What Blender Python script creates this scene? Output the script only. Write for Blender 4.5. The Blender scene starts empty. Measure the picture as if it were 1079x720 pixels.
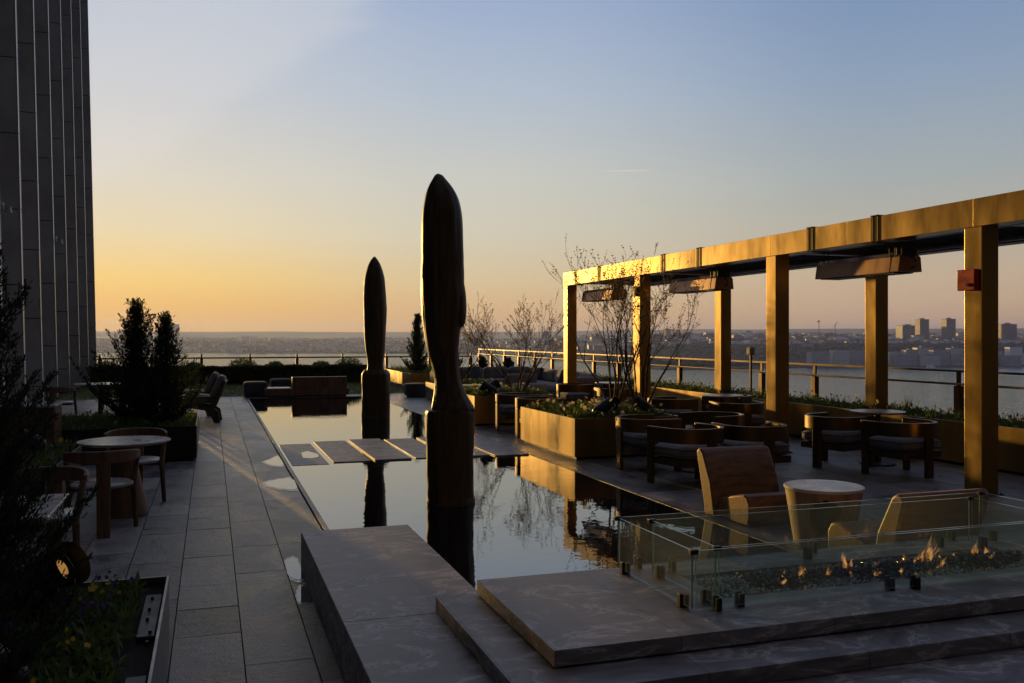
import bpy, bmesh, math, random
from math import sin, cos, pi, radians, sqrt, atan2
from mathutils import Vector, Matrix, noise
R = random.Random(7)
scene = bpy.context.scene
COL = scene.collection

# ------------------------------------------------------------------ materials
def newmat(name):
    m = bpy.data.materials.new(name); m.use_nodes = True
    nt = m.node_tree; b = nt.nodes.get('Principled BSDF')
    return m, nt, b
def N(nt, t, **kw):
    n = nt.nodes.new(t)
    for k, v in kw.items(): setattr(n, k, v)
    return n
def ramp(nt, fac, stops):
    r = N(nt, 'ShaderNodeValToRGB'); e = r.color_ramp.elements
    while len(e) < len(stops): e.new(0.5)
    for i, (p, c) in enumerate(stops):
        e[i].position = p; e[i].color = (c[0], c[1], c[2], 1) if hasattr(c, '__len__') else (c, c, c, 1)
    nt.links.new(fac, r.inputs[0]); return r.outputs[0]
def noise_n(nt, scale, detail=5, rough=.6, vec=None, stretch=None, kind='Object'):
    tc = N(nt, 'ShaderNodeTexCoord'); v = tc.outputs[kind]
    if stretch:
        mp = N(nt, 'ShaderNodeMapping'); mp.inputs['Scale'].default_value = stretch
        nt.links.new(v, mp.inputs[0]); v = mp.outputs[0]
    n = N(nt, 'ShaderNodeTexNoise'); n.inputs['Scale'].default_value = scale
    n.inputs['Detail'].default_value = detail; n.inputs['Roughness'].default_value = rough
    nt.links.new(v, n.inputs['Vector']); return n
def bump(nt, b, h, strength, dist=.01):
    bp = N(nt, 'ShaderNodeBump'); bp.inputs['Strength'].default_value = strength
    bp.inputs['Distance'].default_value = dist
    nt.links.new(h, bp.inputs['Height']); nt.links.new(bp.outputs[0], b.inputs['Normal'])
def simple(name, c, rough=.6, metal=0, var=.25, scale=6, bstr=.2, stretch=None, rvar=.1, bdist=.01, coat=0, ior=None, spec=None):
    m, nt, b = newmat(name)
    n = noise_n(nt, scale, stretch=stretch)
    lo = [x*(1-var) for x in c]; hi = [min(1, x*(1+var)) for x in c]
    nt.links.new(ramp(nt, n.outputs[0], [(.3, lo), (.7, hi)]), b.inputs['Base Color'])
    nt.links.new(ramp(nt, n.outputs[0], [(.3, max(0, rough-rvar)), (.7, min(1, rough+rvar))]), b.inputs['Roughness'])
    b.inputs['Metallic'].default_value = metal
    b.inputs['Coat Weight'].default_value = coat
    if ior: b.inputs['IOR'].default_value = ior
    if spec is not None: b.inputs['Specular IOR Level'].default_value = spec
    if bstr:
        n2 = noise_n(nt, scale*6, 4, stretch=stretch); bump(nt, b, n2.outputs[0], bstr, bdist)
    return m

def paver_mat():
    m, nt, b = newmat('paver_stone')
    ge = N(nt, 'ShaderNodeNewGeometry'); tc = N(nt, 'ShaderNodeTexCoord')
    sc_ = N(nt, 'ShaderNodeVectorMath', operation='SCALE'); sc_.inputs[0].default_value = (9, 7, 0); nt.links.new(ge.outputs['Random Per Island'], sc_.inputs['Scale'])
    av = N(nt, 'ShaderNodeVectorMath', operation='ADD'); nt.links.new(tc.outputs['Object'], av.inputs[0]); nt.links.new(sc_.outputs[0], av.inputs[1])
    def nz_(scale, det, st):
        mp = N(nt, 'ShaderNodeMapping'); mp.inputs['Scale'].default_value = st; nt.links.new(av.outputs[0], mp.inputs[0])
        n = N(nt, 'ShaderNodeTexNoise'); n.inputs['Scale'].default_value = scale; n.inputs['Detail'].default_value = det; n.inputs['Roughness'].default_value = .68
        n.inputs['Distortion'].default_value = .6; nt.links.new(mp.outputs[0], n.inputs['Vector']); return n.outputs[0]
    n1 = nz_(1.7, 8, (1.6, .9, 1)); n2 = nz_(10, 8, (.9, 1.9, 1)); n3 = nz_(60, 4, (1, 1, 1))
    ad = N(nt, 'ShaderNodeMath', operation='MULTIPLY_ADD'); nt.links.new(n2, ad.inputs[0]); ad.inputs[1].default_value = .6; nt.links.new(n1, ad.inputs[2])
    m2 = N(nt, 'ShaderNodeMath', operation='MULTIPLY_ADD'); nt.links.new(ge.outputs['Random Per Island'], m2.inputs[0]); m2.inputs[1].default_value = .28; nt.links.new(ad.outputs[0], m2.inputs[2])
    s2 = N(nt, 'ShaderNodeMath', operation='MULTIPLY'); s2.inputs[1].default_value = .7; nt.links.new(m2.outputs[0], s2.inputs[0])
    nt.links.new(ramp(nt, s2.outputs[0], [(.54, (.05, .047, .045)), (.62, (.17, .162, .155)), (.72, (.25, .24, .228)), (.86, (.42, .40, .375))]), b.inputs['Base Color'])
    nt.links.new(ramp(nt, ad.outputs[0], [(.6, .26), (.95, .46)]), b.inputs['Roughness'])
    h = N(nt, 'ShaderNodeMath', operation='MULTIPLY_ADD'); nt.links.new(n3, h.inputs[0]); h.inputs[1].default_value = .45; nt.links.new(ad.outputs[0], h.inputs[2])
    bump(nt, b, h.outputs[0], .8, .02)
    return m
def slab_mat():
    m, nt, b = newmat('veined_slab_stone')
    tc = N(nt, 'ShaderNodeTexCoord')
    n0 = noise_n(nt, .9, 3, .5)
    mp = N(nt, 'ShaderNodeMapping'); mp.inputs['Scale'].default_value = (1.1, 1.6, 5)
    mp.inputs['Rotation'].default_value = (0, 0, .5)
    nt.links.new(tc.outputs['Object'], mp.inputs[0])
    mx = N(nt, 'ShaderNodeMixRGB'); mx.inputs[0].default_value = .28
    nt.links.new(mp.outputs[0], mx.inputs[1]); nt.links.new(n0.outputs[1], mx.inputs[2])
    w = N(nt, 'ShaderNodeTexNoise'); w.inputs['Scale'].default_value = 3.2; w.inputs['Detail'].default_value = 9
    w.inputs['Roughness'].default_value = .62; w.inputs['Distortion'].default_value = 1.4
    nt.links.new(mx.outputs[0], w.inputs['Vector'])
    col = ramp(nt, w.outputs[0], [(.3, (.13, .118, .115)), (.44, (.25, .225, .215)), (.54, (.35, .32, .305)), (.575, (.68, .64, .60)), (.61, (.30, .275, .265)), (.75, (.48, .445, .42))])
    # slab joints
    br = N(nt, 'ShaderNodeTexBrick'); br.offset = 0
    mp2 = N(nt, 'ShaderNodeMapping'); mp2.inputs['Location'].default_value = (-.36, 0.02, 0)
    nt.links.new(tc.outputs['Object'], mp2.inputs[0]); nt.links.new(mp2.outputs[0], br.inputs['Vector'])
    br.inputs['Scale'].default_value = 1; br.inputs['Mortar Size'].default_value = .0022
    br.inputs['Brick Width'].default_value = .82; br.inputs['Row Height'].default_value = 1.1
    br.inputs['Color1'].default_value = (.85, .85, .85, 1); br.inputs['Color2'].default_value = (1, 1, 1, 1); br.inputs['Mortar'].default_value = (.3, .3, .3, 1)
    mu = N(nt, 'ShaderNodeMixRGB', blend_type='MULTIPLY'); mu.inputs[0].default_value = 1
    nt.links.new(col, mu.inputs[1]); nt.links.new(br.outputs['Color'], mu.inputs[2])
    nt.links.new(mu.outputs[0], b.inputs['Base Color'])
    nt.links.new(ramp(nt, w.outputs[0], [(.3, .42), (.7, .6)]), b.inputs['Roughness'])
    n2 = noise_n(nt, 40, 5); bump(nt, b, n2.outputs[0], .25, .004)
    return m
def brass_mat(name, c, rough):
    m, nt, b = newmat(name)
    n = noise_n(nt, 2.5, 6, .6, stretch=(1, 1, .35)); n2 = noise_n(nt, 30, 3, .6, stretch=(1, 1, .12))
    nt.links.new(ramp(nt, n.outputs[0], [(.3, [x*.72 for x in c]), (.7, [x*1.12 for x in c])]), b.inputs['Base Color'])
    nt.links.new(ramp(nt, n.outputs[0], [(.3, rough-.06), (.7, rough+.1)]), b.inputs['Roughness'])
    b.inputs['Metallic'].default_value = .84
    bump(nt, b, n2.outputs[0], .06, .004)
    return m
def wood_mat(name, c, rough=.55, scale=3, stretch=(6, 6, .6), metal=0):
    m, nt, b = newmat(name)
    n = noise_n(nt, scale, 8, .65, stretch=stretch)
    nt.links.new(ramp(nt, n.outputs[0], [(.3, [x*.45 for x in c]), (.5, c), (.7, [min(1, x*1.5) for x in c])]), b.inputs['Base Color'])
    b.inputs['Roughness'].default_value = rough
    bump(nt, b, n.outputs[0], .25, .006)
    return m
def fabric_mat(name, c):
    m, nt, b = newmat(name)
    n = noise_n(nt, 350, 2, .6); n2 = noise_n(nt, 5, 4, .6)
    nt.links.new(ramp(nt, n2.outputs[0], [(.3, [x*.8 for x in c]), (.7, [x*1.15 for x in c])]), b.inputs['Base Color'])
    b.inputs['Roughness'].default_value = .95; b.inputs['Sheen Weight'].default_value = .3
    bump(nt, b, n.outputs[0], .3, .003)
    return m
def glass_mat(name, tint, refl=1.0, sky_haze=0):
    m, nt, b = newmat(name); nt.nodes.remove(b)
    out = nt.nodes.get('Material Output')
    tr = N(nt, 'ShaderNodeBsdfTransparent'); tr.inputs[0].default_value = (*tint, 1)
    gl = N(nt, 'ShaderNodeBsdfGlossy'); gl.inputs['Roughness'].default_value = .015
    gl.inputs['Color'].default_value = (refl, refl, refl, 1)
    fr = N(nt, 'ShaderNodeFresnel'); fr.inputs['IOR'].default_value = 1.5
    mx = N(nt, 'ShaderNodeMixShader')
    ge = N(nt, 'ShaderNodeNewGeometry'); iv = N(nt, 'ShaderNodeMath', operation='SUBTRACT'); iv.inputs[0].default_value = 1; nt.links.new(ge.outputs['Backfacing'], iv.inputs[1])
    mm = N(nt, 'ShaderNodeMath', operation='MULTIPLY'); nt.links.new(iv.outputs[0], mm.inputs[0]); nt.links.new(fr.outputs[0], mm.inputs[1])
    nt.links.new(mm.outputs[0], mx.inputs[0]); nt.links.new(tr.outputs[0], mx.inputs[1]); nt.links.new(gl.outputs[0], mx.inputs[2])
    df = N(nt, 'ShaderNodeBsdfDiffuse'); df.inputs[0].default_value = (.7, .75, .75, 1); m2 = N(nt, 'ShaderNodeMixShader'); m2.inputs[0].default_value = sky_haze  # pale diffuse share puts the haze of reflected sky into the glass
    nt.links.new(mx.outputs[0], m2.inputs[1]); nt.links.new(df.outputs[0], m2.inputs[2])
    nt.links.new((m2 if sky_haze else mx).outputs[0], out.inputs[0])
    return m
def leaf_mat(name, c, c2=None):
    m, nt, b = newmat(name)
    n = noise_n(nt, 3, 4); c2 = c2 or [x*1.8 for x in c]
    nt.links.new(ramp(nt, n.outputs[0], [(.35, c), (.65, c2)]), b.inputs['Base Color'])
    b.inputs['Roughness'].default_value = .65
    b.inputs['Subsurface Weight'].default_value = 0
    # thin leaves let some light through
    out = nt.nodes.get('Material Output')
    tl = N(nt, 'ShaderNodeBsdfTranslucent'); tl.inputs[0].default_value = (c2[0]*1.2, c2[1]*1.2, c2[2]*.8, 1)
    mx = N(nt, 'ShaderNodeMixShader'); mx.inputs[0].default_value = .3
    nt.links.new(b.outputs[0], mx.inputs[1]); nt.links.new(tl.outputs[0], mx.inputs[2]); nt.links.new(mx.outputs[0], out.inputs[0])
    return m
def water_mat(name, base, ior, s1, st1, s2, st2, rough=.015, stretch=None):
    m, nt, b = newmat(name)
    b.inputs['Base Color'].default_value = (*base, 1); b.inputs['Roughness'].default_value = rough
    b.inputs['IOR'].default_value = ior
    n = noise_n(nt, s1, 3, .5, stretch=stretch); n2 = noise_n(nt, s2, 2, .5, stretch=stretch)
    bp = N(nt, 'ShaderNodeBump'); bp.inputs['Strength'].default_value = 1; bp.inputs['Distance'].default_value = st1
    bq = N(nt, 'ShaderNodeBump'); bq.inputs['Strength'].default_value = 1; bq.inputs['Distance'].default_value = st2
    nt.links.new(n.outputs[0], bp.inputs['Height']); nt.links.new(n2.outputs[0], bq.inputs['Height'])
    nt.links.new(bp.outputs[0], bq.inputs['Normal']); nt.links.new(bq.outputs[0], b.inputs['Normal'])
    return m

M = {}
M['paver'] = paver_mat(); M['slab'] = slab_mat()
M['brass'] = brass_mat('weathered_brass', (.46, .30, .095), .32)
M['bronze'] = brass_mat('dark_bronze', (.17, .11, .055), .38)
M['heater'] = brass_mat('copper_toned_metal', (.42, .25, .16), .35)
M['black'] = simple('black_metal', (.018, .018, .02), .45, .3, bstr=.05)
M['blackplanter'] = simple('black_zinc', (.02, .02, .021), .5, .2, bstr=.05)
M['steel'] = simple('grey_steel', (.22, .22, .23), .4, .7, bstr=.05)
M['ledge'] = simple('dull_grey_board', (.09, .09, .092), .6, 0, var=.4, bstr=.3)
M['wet'] = simple('wet_dark_stone', (.05, .048, .046), .22, 0, var=.4, scale=9, bstr=.5, bdist=.004)
M['awning'] = simple('dark_blue_awning_fabric', (.035, .04, .055), .8, 0, bstr=.1)
M['sculpt'] = simple('cast_bronze_wood_grain', (.080, .052, .026), .50, .40, var=.6, scale=4, stretch=(5, 5, .35), bstr=.3, bdist=.01, rvar=.12)
M['facade'] = simple('grey_facade_stone', (.55, .545, .53), .7, 0, var=.2, scale=1.2, bstr=.3)
M['facade_edge'] = simple('anodised_edge_metal', (.45, .44, .42), .4, .8, bstr=0)
M['window'] = simple('dark_window_glass', (.015, .018, .022), .08, 0, bstr=0, rvar=.02)
M['joint_and_shade'] = simple('joint_and_shade_black', (.01, .01, .01), .9, bstr=0, spec=.1)
M['dullstrip'] = simple('dull_dark_strip', (.02, .022, .026), .9, bstr=0, spec=.1)
M['wood'] = wood_mat('brown_teak', (.16, .085, .045))
M['drumwood'] = wood_mat('pale_drum_wood', (.34, .24, .16), .55)
M['darkwood'] = wood_mat('dark_walnut', (.07, .04, .022))
M['loungewood'] = wood_mat('oiled_timber', (.26, .12, .045), .5, 4, (1.2, 5, 5))
M['paletop'] = simple('pale_table_stone', (.38, .36, .34), .3, 0, bstr=.05, rvar=.08)
M['marble'] = simple('white_marble', (.62, .60, .60), .3, 0, var=.08, bstr=.03)
M['cushion'] = fabric_mat('grey_fabric', (.20, .20, .215))
M['darkcushion'] = fabric_mat('charcoal_fabric', (.05, .05, .056))
M['bluecushion'] = fabric_mat('navy_fabric', (.06, .07, .12))
M['soil'] = simple('planter_soil', (.025, .018, .013), .95, 0, scale=20, bstr=.9, bdist=.03)
M['glass'] = glass_mat('clear_glass', (.90, .94, .935), sky_haze=.05)
M['glassedge'] = simple('glass_edge', (.30, .48, .46), .15, 0, bstr=0)
M['railglass'] = glass_mat('rail_glass', (.86, .87, .86))
M['pool'] = water_mat('pool_water', (.006, .008, .010), 2.9, 2.2, .0016, 9, .0006, .01)
M['puddle'] = water_mat('puddle_water', (.02, .02, .022), 1.6, 3, .001, 9, .0004)
M['river'] = water_mat('river_water', (.02, .06, .09), 1.5, .06, 1.8, .35, .35, .15)
M['juniper'] = leaf_mat('juniper_needles', (.012, .022, .012), (.03, .048, .022))
M['leaf'] = leaf_mat('planting_leaves', (.05, .085, .025), (.13, .18, .05))
M['hedge'] = leaf_mat('hedge_leaves', (.02, .03, .012), (.045, .06, .022))
M['grass'] = leaf_mat('lawn_grass', (.10, .13, .03), (.17, .20, .05))
M['twig'] = simple('bare_bark', (.085, .055, .038), .8, 0, scale=12, bstr=.4)
M['bud'] = leaf_mat('young_buds', (.20, .13, .08), (.34, .24, .14))
M['yellow'] = leaf_mat('yellow_petals', (.55, .33, .02), (.70, .46, .03))
M['purple'] = leaf_mat('purple_petals', (.07, .04, .18), (.13, .07, .30))
M['white'] = leaf_mat('white_petals', (.5, .42, .36), (.7, .6, .52))
M['red'] = simple('red_enamel', (.60, .012, .010), .4, 0, bstr=0)
M['chrome'] = simple('polished_steel', (.75, .72, .68), .15, 1, bstr=0, rvar=.03)
M['lava'] = simple('dark_fire_glass', (.02, .024, .028), .12, 0, var=.5, scale=40, bstr=0, rvar=.08)
M['clearglass'] = simple('pale_crushed_glass', (.50, .58, .58), .1, 0, var=.4, scale=40, bstr=0, rvar=.08)
m, nt, b = newmat('flame'); nt.nodes.remove(b)
em = N(nt, 'ShaderNodeEmission'); tr = N(nt, 'ShaderNodeBsdfTransparent'); mx = N(nt, 'ShaderNodeMixShader')
n = noise_n(nt, 34, 3, stretch=(1, 1, .3))
nt.links.new(ramp(nt, n.outputs[0], [(.35, (.85, .17, .02)), (.65, (1, .46, .13))]), em.inputs[0]); em.inputs[1].default_value = 1.1
tcz = N(nt, 'ShaderNodeTexCoord'); spz = N(nt, 'ShaderNodeSeparateXYZ'); nt.links.new(tcz.outputs['Generated'], spz.inputs[0])
fz = ramp(nt, spz.outputs[2], [(0, .5), (.35, 1), (1, .05)])
mf = N(nt, 'ShaderNodeMath', operation='MULTIPLY'); nt.links.new(ramp(nt, n.outputs[0], [(.38, .0), (.62, .75)]), mf.inputs[0]); nt.links.new(fz, mf.inputs[1])
nt.links.new(mf.outputs[0], mx.inputs[0])
nt.links.new(tr.outputs[0], mx.inputs[1]); nt.links.new(em.outputs[0], mx.inputs[2]); nt.links.new(mx.outputs[0], nt.nodes.get('Material Output').inputs[0])
M['flame'] = m
m, nt, b = newmat('lamp_glow'); b.inputs['Base Color'].default_value = (.6, .35, .1, 1)
b.inputs['Emission Color'].default_value = (1, .5, .12, 1); b.inputs['Emission Strength'].default_value = .30; M['lampglow'] = m

# ------------------------------------------------------------------ mesh builder
class MB:
    def __init__(s): s.bm = bmesh.new(); s.mi = 0
    def _set(s, fs):
        for f in fs: f.material_index = s.mi
    def box(s, x0, x1, y0, y1, z0, z1, rot=0, piv=None):
        vs = [s.bm.verts.new(p) for p in ((x0,y0,z0),(x1,y0,z0),(x1,y1,z0),(x0,y1,z0),(x0,y0,z1),(x1,y0,z1),(x1,y1,z1),(x0,y1,z1))]
        if rot:
            px, py = piv or ((x0+x1)/2, (y0+y1)/2)
            for v in vs:
                dx, dy = v.co.x-px, v.co.y-py
                v.co.x, v.co.y = px+dx*cos(rot)-dy*sin(rot), py+dx*sin(rot)+dy*cos(rot)
        fs = [s.bm.faces.new([vs[i] for i in q]) for q in ((3,2,1,0),(4,5,6,7),(0,1,5,4),(1,2,6,5),(2,3,7,6),(3,0,4,7))]
        s._set(fs); return vs
    def prism(s, pts, axis, a0, a1):
        """extrude a 2-D outline along axis 'x','y' or 'z'"""
        def mk(p, a):
            return {'x': (a, p[0], p[1]), 'y': (p[0], a, p[1]), 'z': (p[0], p[1], a)}[axis]
        A = [s.bm.verts.new(mk(p, a0)) for p in pts]; B = [s.bm.verts.new(mk(p, a1)) for p in pts]
        n = len(pts); fs = [s.bm.faces.new(A[::-1]), s.bm.faces.new(B)]
        for i in range(n): fs.append(s.bm.faces.new((A[i], A[(i+1)%n], B[(i+1)%n], B[i])))
        s._set(fs)
    def tube(s, pts, rad, seg=6, cap=True, sx=1):
        rings = []; pts = [Vector(p) for p in pts]
        for i, p in enumerate(pts):
            t = (pts[min(i+1, len(pts)-1)]-pts[max(i-1, 0)]).normalized()
            a = t.cross(Vector((0,0,1)));
            if a.length < .05: a = t.cross(Vector((0,1,0)))
            a.normalize(); b2 = t.cross(a); r = rad[i] if hasattr(rad, '__len__') else rad
            rings.append([s.bm.verts.new(p + a*cos(2*pi*k/seg)*r*sx + b2*sin(2*pi*k/seg)*r) for k in range(seg)])
        fs = []
        for i in range(len(rings)-1):
            for k in range(seg): fs.append(s.bm.faces.new((rings[i][k], rings[i][(k+1)%seg], rings[i+1][(k+1)%seg], rings[i+1][k])))
        if cap: fs += [s.bm.faces.new(rings[0][::-1]), s.bm.faces.new(rings[-1])]
        s._set(fs)
    def lathe(s, prof, seg=32, c=(0,0), cap=True):
        rings = [[s.bm.verts.new((c[0]+r*cos(2*pi*k/seg), c[1]+r*sin(2*pi*k/seg), z)) for k in range(seg)] for r, z in prof]
        fs = []
        for i in range(len(rings)-1):
            for k in range(seg): fs.append(s.bm.faces.new((rings[i][k], rings[i][(k+1)%seg], rings[i+1][(k+1)%seg], rings[i+1][k])))
        if cap: fs += [s.bm.faces.new(rings[0][::-1]), s.bm.faces.new(rings[-1])]
        s._set(fs)
    def cushion(s, x0, x1, y0, y1, z0, z1, r=.05, puff=.02):
        """rounded pillow box"""
        n = 8; T = []
        cx, cy, cz = (x0+x1)/2, (y0+y1)/2, (z0+z1)/2; hx, hy, hz = (x1-x0)/2, (y1-y0)/2, (z1-z0)/2
        tmp = bmesh.new(); bmesh.ops.create_cube(tmp, size=2)
        bmesh.ops.subdivide_edges(tmp, edges=tmp.edges[:], cuts=n, use_grid_fill=True)
        mp = {}
        for v in tmp.verts:
            p = v.co; q = Vector((p.x*hx, p.y*hy, p.z*hz))
            inner = Vector((max(-hx+r, min(hx-r, q.x)), max(-hy+r, min(hy-r, q.y)), max(-hz+r, min(hz-r, q.z))))
            dd = q-inner
            if dd.length > 1e-6: q = inner+dd.normalized()*min(r, dd.length if dd.length<r else r)
            q.z += puff*(1-p.x**2)*(1-p.y**2)*(1 if p.z > 0 else 0)
            mp[v] = s.bm.verts.new(q+Vector((cx, cy, cz)))
        s._set([s.bm.faces.new([mp[v] for v in f.verts]) for f in tmp.faces]); tmp.free()
    def leafq(s, p, d, w, l, up=None):
        d = d.normalized(); a = d.cross(up or Vector((R.uniform(-1,1), R.uniform(-1,1), R.uniform(-1,1))))
        if a.length < 1e-3: return
        a.normalize(); a *= w/2
        v = [s.bm.verts.new(p), s.bm.verts.new(p+d*l*.5+a), s.bm.verts.new(p+d*l), s.bm.verts.new(p+d*l*.5-a)]
        s._set([s.bm.faces.new(v)])
    def flower(s, p, r, nrm=None):
        nrm = (nrm or Vector((R.uniform(-.7,.7), R.uniform(-1,.2), R.uniform(.2,1)))).normalized()
        a = nrm.cross(Vector((0,0,1)));
        if a.length < .01: a = Vector((1,0,0))
        a.normalize(); b2 = nrm.cross(a); c = s.bm.verts.new(p-nrm*r*.25)
        k = 10; ring = []; ph = R.random()*6
        for i in range(k*2):
            rr = r*(1, .97, .72, .97)[i % 4]*R.uniform(.93, 1.05); t = ph+pi*i/k
            ring.append(s.bm.verts.new(p+a*cos(t)*rr+b2*sin(t)*rr))
        s._set([s.bm.faces.new((c, ring[i], ring[(i+1) % (2*k)])) for i in range(2*k)])
    def build(s, name, mats, parent=None, smooth=False, bevel=0, loc=None, recalc=True):
        if recalc: bmesh.ops.recalc_face_normals(s.bm, faces=s.bm.faces[:])
        me = bpy.data.meshes.new(name); s.bm.to_mesh(me); s.bm.free()
        for mm in (mats if isinstance(mats, (list, tuple)) else [mats]): me.materials.append(mm)
        if smooth:
            me.polygons.foreach_set('use_smooth', [True]*len(me.polygons))
            if smooth != 'all': me.set_sharp_from_angle(angle=radians(40))
        o = bpy.data.objects.new(name, me); COL.objects.link(o)
        if parent: o.parent = parent
        if loc: o.location = loc
        if bevel:
            bv = o.modifiers.new('bevel', 'BEVEL'); bv.width = bevel; bv.segments = 2; bv.limit_method = 'ANGLE'; bv.angle_limit = radians(50)
        return o
def tag(o, label=None, cat=None, group=None, kind=None):
    if label: o['label'] = label
    if cat: o['category'] = cat
    if group: o['group'] = group
    if kind: o['kind'] = kind
    return o
def empty(name, loc, label, cat, group=None, rz=0):
    o = bpy.data.objects.new(name, None); COL.objects.link(o); o.location = loc; o.rotation_euler = (0, 0, rz)
    o.empty_display_size = .1
    return tag(o, label, cat, group)
def copy_tree(o, parent=None):
    c = o.copy(); COL.objects.link(c); c.parent = parent
    for ch in list(o.children): copy_tree(ch, c)
    return c
def boxobj(name, dims, mat, parent=None, bevel=0, **kw):
    mb = MB(); mb.box(*dims); return mb.build(name, mat, parent, bevel=bevel, **kw)

# ------------------------------------------------------------------ setting: terrace
XL, XR, YF = 1.05, 4.62, 27.4       # pool edges
mb = MB(); RP = random.Random(11)
def pave(x0, x1, y0, y1, wdt, first):
    xs = [x0]; x = first
    while x < x1-.05:
        if x > x0+.05: xs.append(x)
        x += wdt
    xs.append(x1)
    for a, b_ in zip(xs[:-1], xs[1:]):
        y = y0-RP.uniform(0, 1.0)
        while y < y1:
            L = RP.choice((1.12, 1.12, 1.12, .9, .58)); ya, yb = max(y, y0), min(y+L, y1)
            if yb-ya > .02:
                g_ = .0035; zt = [RP.uniform(-.0025, 0) for _ in range(4)]
                vs = mb.box(a+g_, b_-g_, ya+g_, yb-g_, -.05, 0)
                for v, dz_ in zip(vs[4:], zt): v.co.z += dz_
            y += L
pave(-4.9, .552, -1, 28.3, .39, -.212-.39*12); pave(XR+.066, 10.0, -1, 28.3, .78, XR+.066+.78); pave(.556, XR+.06, YF+.07, 28.3, 1.12, 1.6)
mb.mi = 1; mb.box(-4.9, .548, -4, 28.3, -.3, -.052); mb.box(XR+.07, 10.0, -4, 28.3, -.3, -.052); mb.box(.552, XR+.063, YF+.07, 28.3, -.3, -.052)
tag(mb.build('terrace_deck', [M['paver'], M['joint_and_shade']]), kind='structure')
mb = MB()
mb.mi = 1; mb.box(.552, .985, -4, YF+.063, -.3, -.052); mb.mi = 0
yy_ = -4.0
while yy_ < YF:
    L_ = 1.1; mb.box(.556, .982, yy_+.004, min(yy_+L_, YF+.06), -.05, -.001); yy_ += L_
mb.box(1.002, XL, -4, YF, -.3, .004)
mb.box(XR, XR+.063, -4, YF+.063, -.3, .002); mb.box(1.002, XR-.003, YF+.003, YF+.063, -.3, .004)
tag(mb.build('pool_coping', [M['paver'], M['joint_and_shade']]), kind='structure')
tag(boxobj('pool_floor', (1.06, XR-.01, 1.0, YF-.01, -.32, -.22), M['joint_and_shade']), kind='structure')
mb = MB(); bmesh.ops.create_grid(mb.bm, x_segments=1, y_segments=1, size=.5)
for v in mb.bm.verts: v.co = Vector((XL+(v.co.x+.5)*(XR-XL), 1.0+(v.co.y+.5)*(YF-1.0), -.0012))
tag(mb.build('pool_water', M['pool']), kind='structure')
def puddle(pts):
    mb = MB(); pts2 = []
    n = len(pts)
    for i in range(n):      # Catmull-Rom rounding
        p0, p1, p2, p3 = [Vector(pts[(i+j-1) % n]) for j in range(4)]
        for t in (0, .25, .5, .75):
            q = .5*((2*p1)+(p2-p0)*t+(2*p0-5*p1+4*p2-p3)*t*t+(-p0+3*p1-3*p2+p3)*t**3); pts2.append(q)
    pts3 = []
    for i in range(len(pts2)):
        for t in (0, .33, .66): pts3.append(pts2[i].lerp(pts2[(i+1) % len(pts2)], t))
    cxy = sum(pts3, Vector((0, 0)))/len(pts3)
    pts3 = [cxy+(p-cxy)*(1+.12*noise.noise(Vector((p.x*9, p.y*5, 1)))+.12*noise.noise(Vector((p.x*40, p.y*22, 4)))) for p in pts3]
    top = [mb.bm.verts.new((p.x, p.y, .0025)) for p in pts3]
    mb.bm.faces.new(top)
    tag(mb.build('puddle', M['puddle']), kind='structure')
    mb = MB(); mb.bm.faces.new([mb.bm.verts.new((min(.981, max(.557, cxy.x+(p.x-cxy.x)*1.25)), cxy.y+(p.y-cxy.y)*1.22, .0012)) for p in pts3])
    tag(mb.build('wet_stone', M['wet']), kind='structure')
puddle([(.73,13.45),(.82,13.1),(.97,13.0),(.975,13.9),(.92,14.0),(.84,13.75)])
puddle([(.62,11.45),(.76,11.05),(.975,11.0),(.975,11.75),(.86,11.8),(.72,11.65)])
puddle([(.560,6.95),(.655,6.9),(.655,7.45),(.60,7.5),(.562,7.35)])
puddle([(.560,6.3),(.61,6.25),(.655,6.3),(.655,6.62),(.60,6.6)])
tag(boxobj('podium', (-30, 12.1, -30, 40.2, -57.5, -.305), M['facade']), kind='structure')
tag(boxobj('terrace_verge', (-4.9, 12.05, 28.304, 40.1, -.3, -.012), M['soil']), kind='structure')
tag(boxobj('planting_strip', (10.004, 12.05, -4, 28.3, -.3, -.012), M['soil']), kind='structure')
# lawn
mb = MB()
bmesh.ops.create_grid(mb.bm, x_segments=2, y_segments=2, size=.5)
for v in mb.bm.verts: v.co = Vector((-4.2+(v.co.x+.5)*10.4, 28.31+(v.co.y+.5)*7.2, .0))
for i in range(15000):
    p = Vector((R.uniform(-4.2, 6.2), R.uniform(28.32, 35.5), 0)); mb.leafq(p, Vector((R.uniform(-.5,.5), R.uniform(-.5,.5), 1)), .02, R.uniform(.04, .08))
tag(mb.build('lawn', M['grass'], recalc=False), 'short green lawn strip between the stone deck and the dark hedge', 'grass', kind='stuff')

# stone bench block, low step, fire slab
mb = MB(); mb.box(.66, 1.495, 4.79, 7.12, 0, .30); mb.box(.66, 7.0, -2.0, 4.787, 0, .30)
o = tag(mb.build('stone_block', M['slab'], bevel=.004), 'long raised grey stone block running along the left edge of the pool', 'stone bench')
o = tag(boxobj('stone_step', (1.168, 6.8, 3.36, 4.83, .303, .38), M['slab'], bevel=.003), 'thin lower stone step lying under the fire pit slab', 'step')
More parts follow.
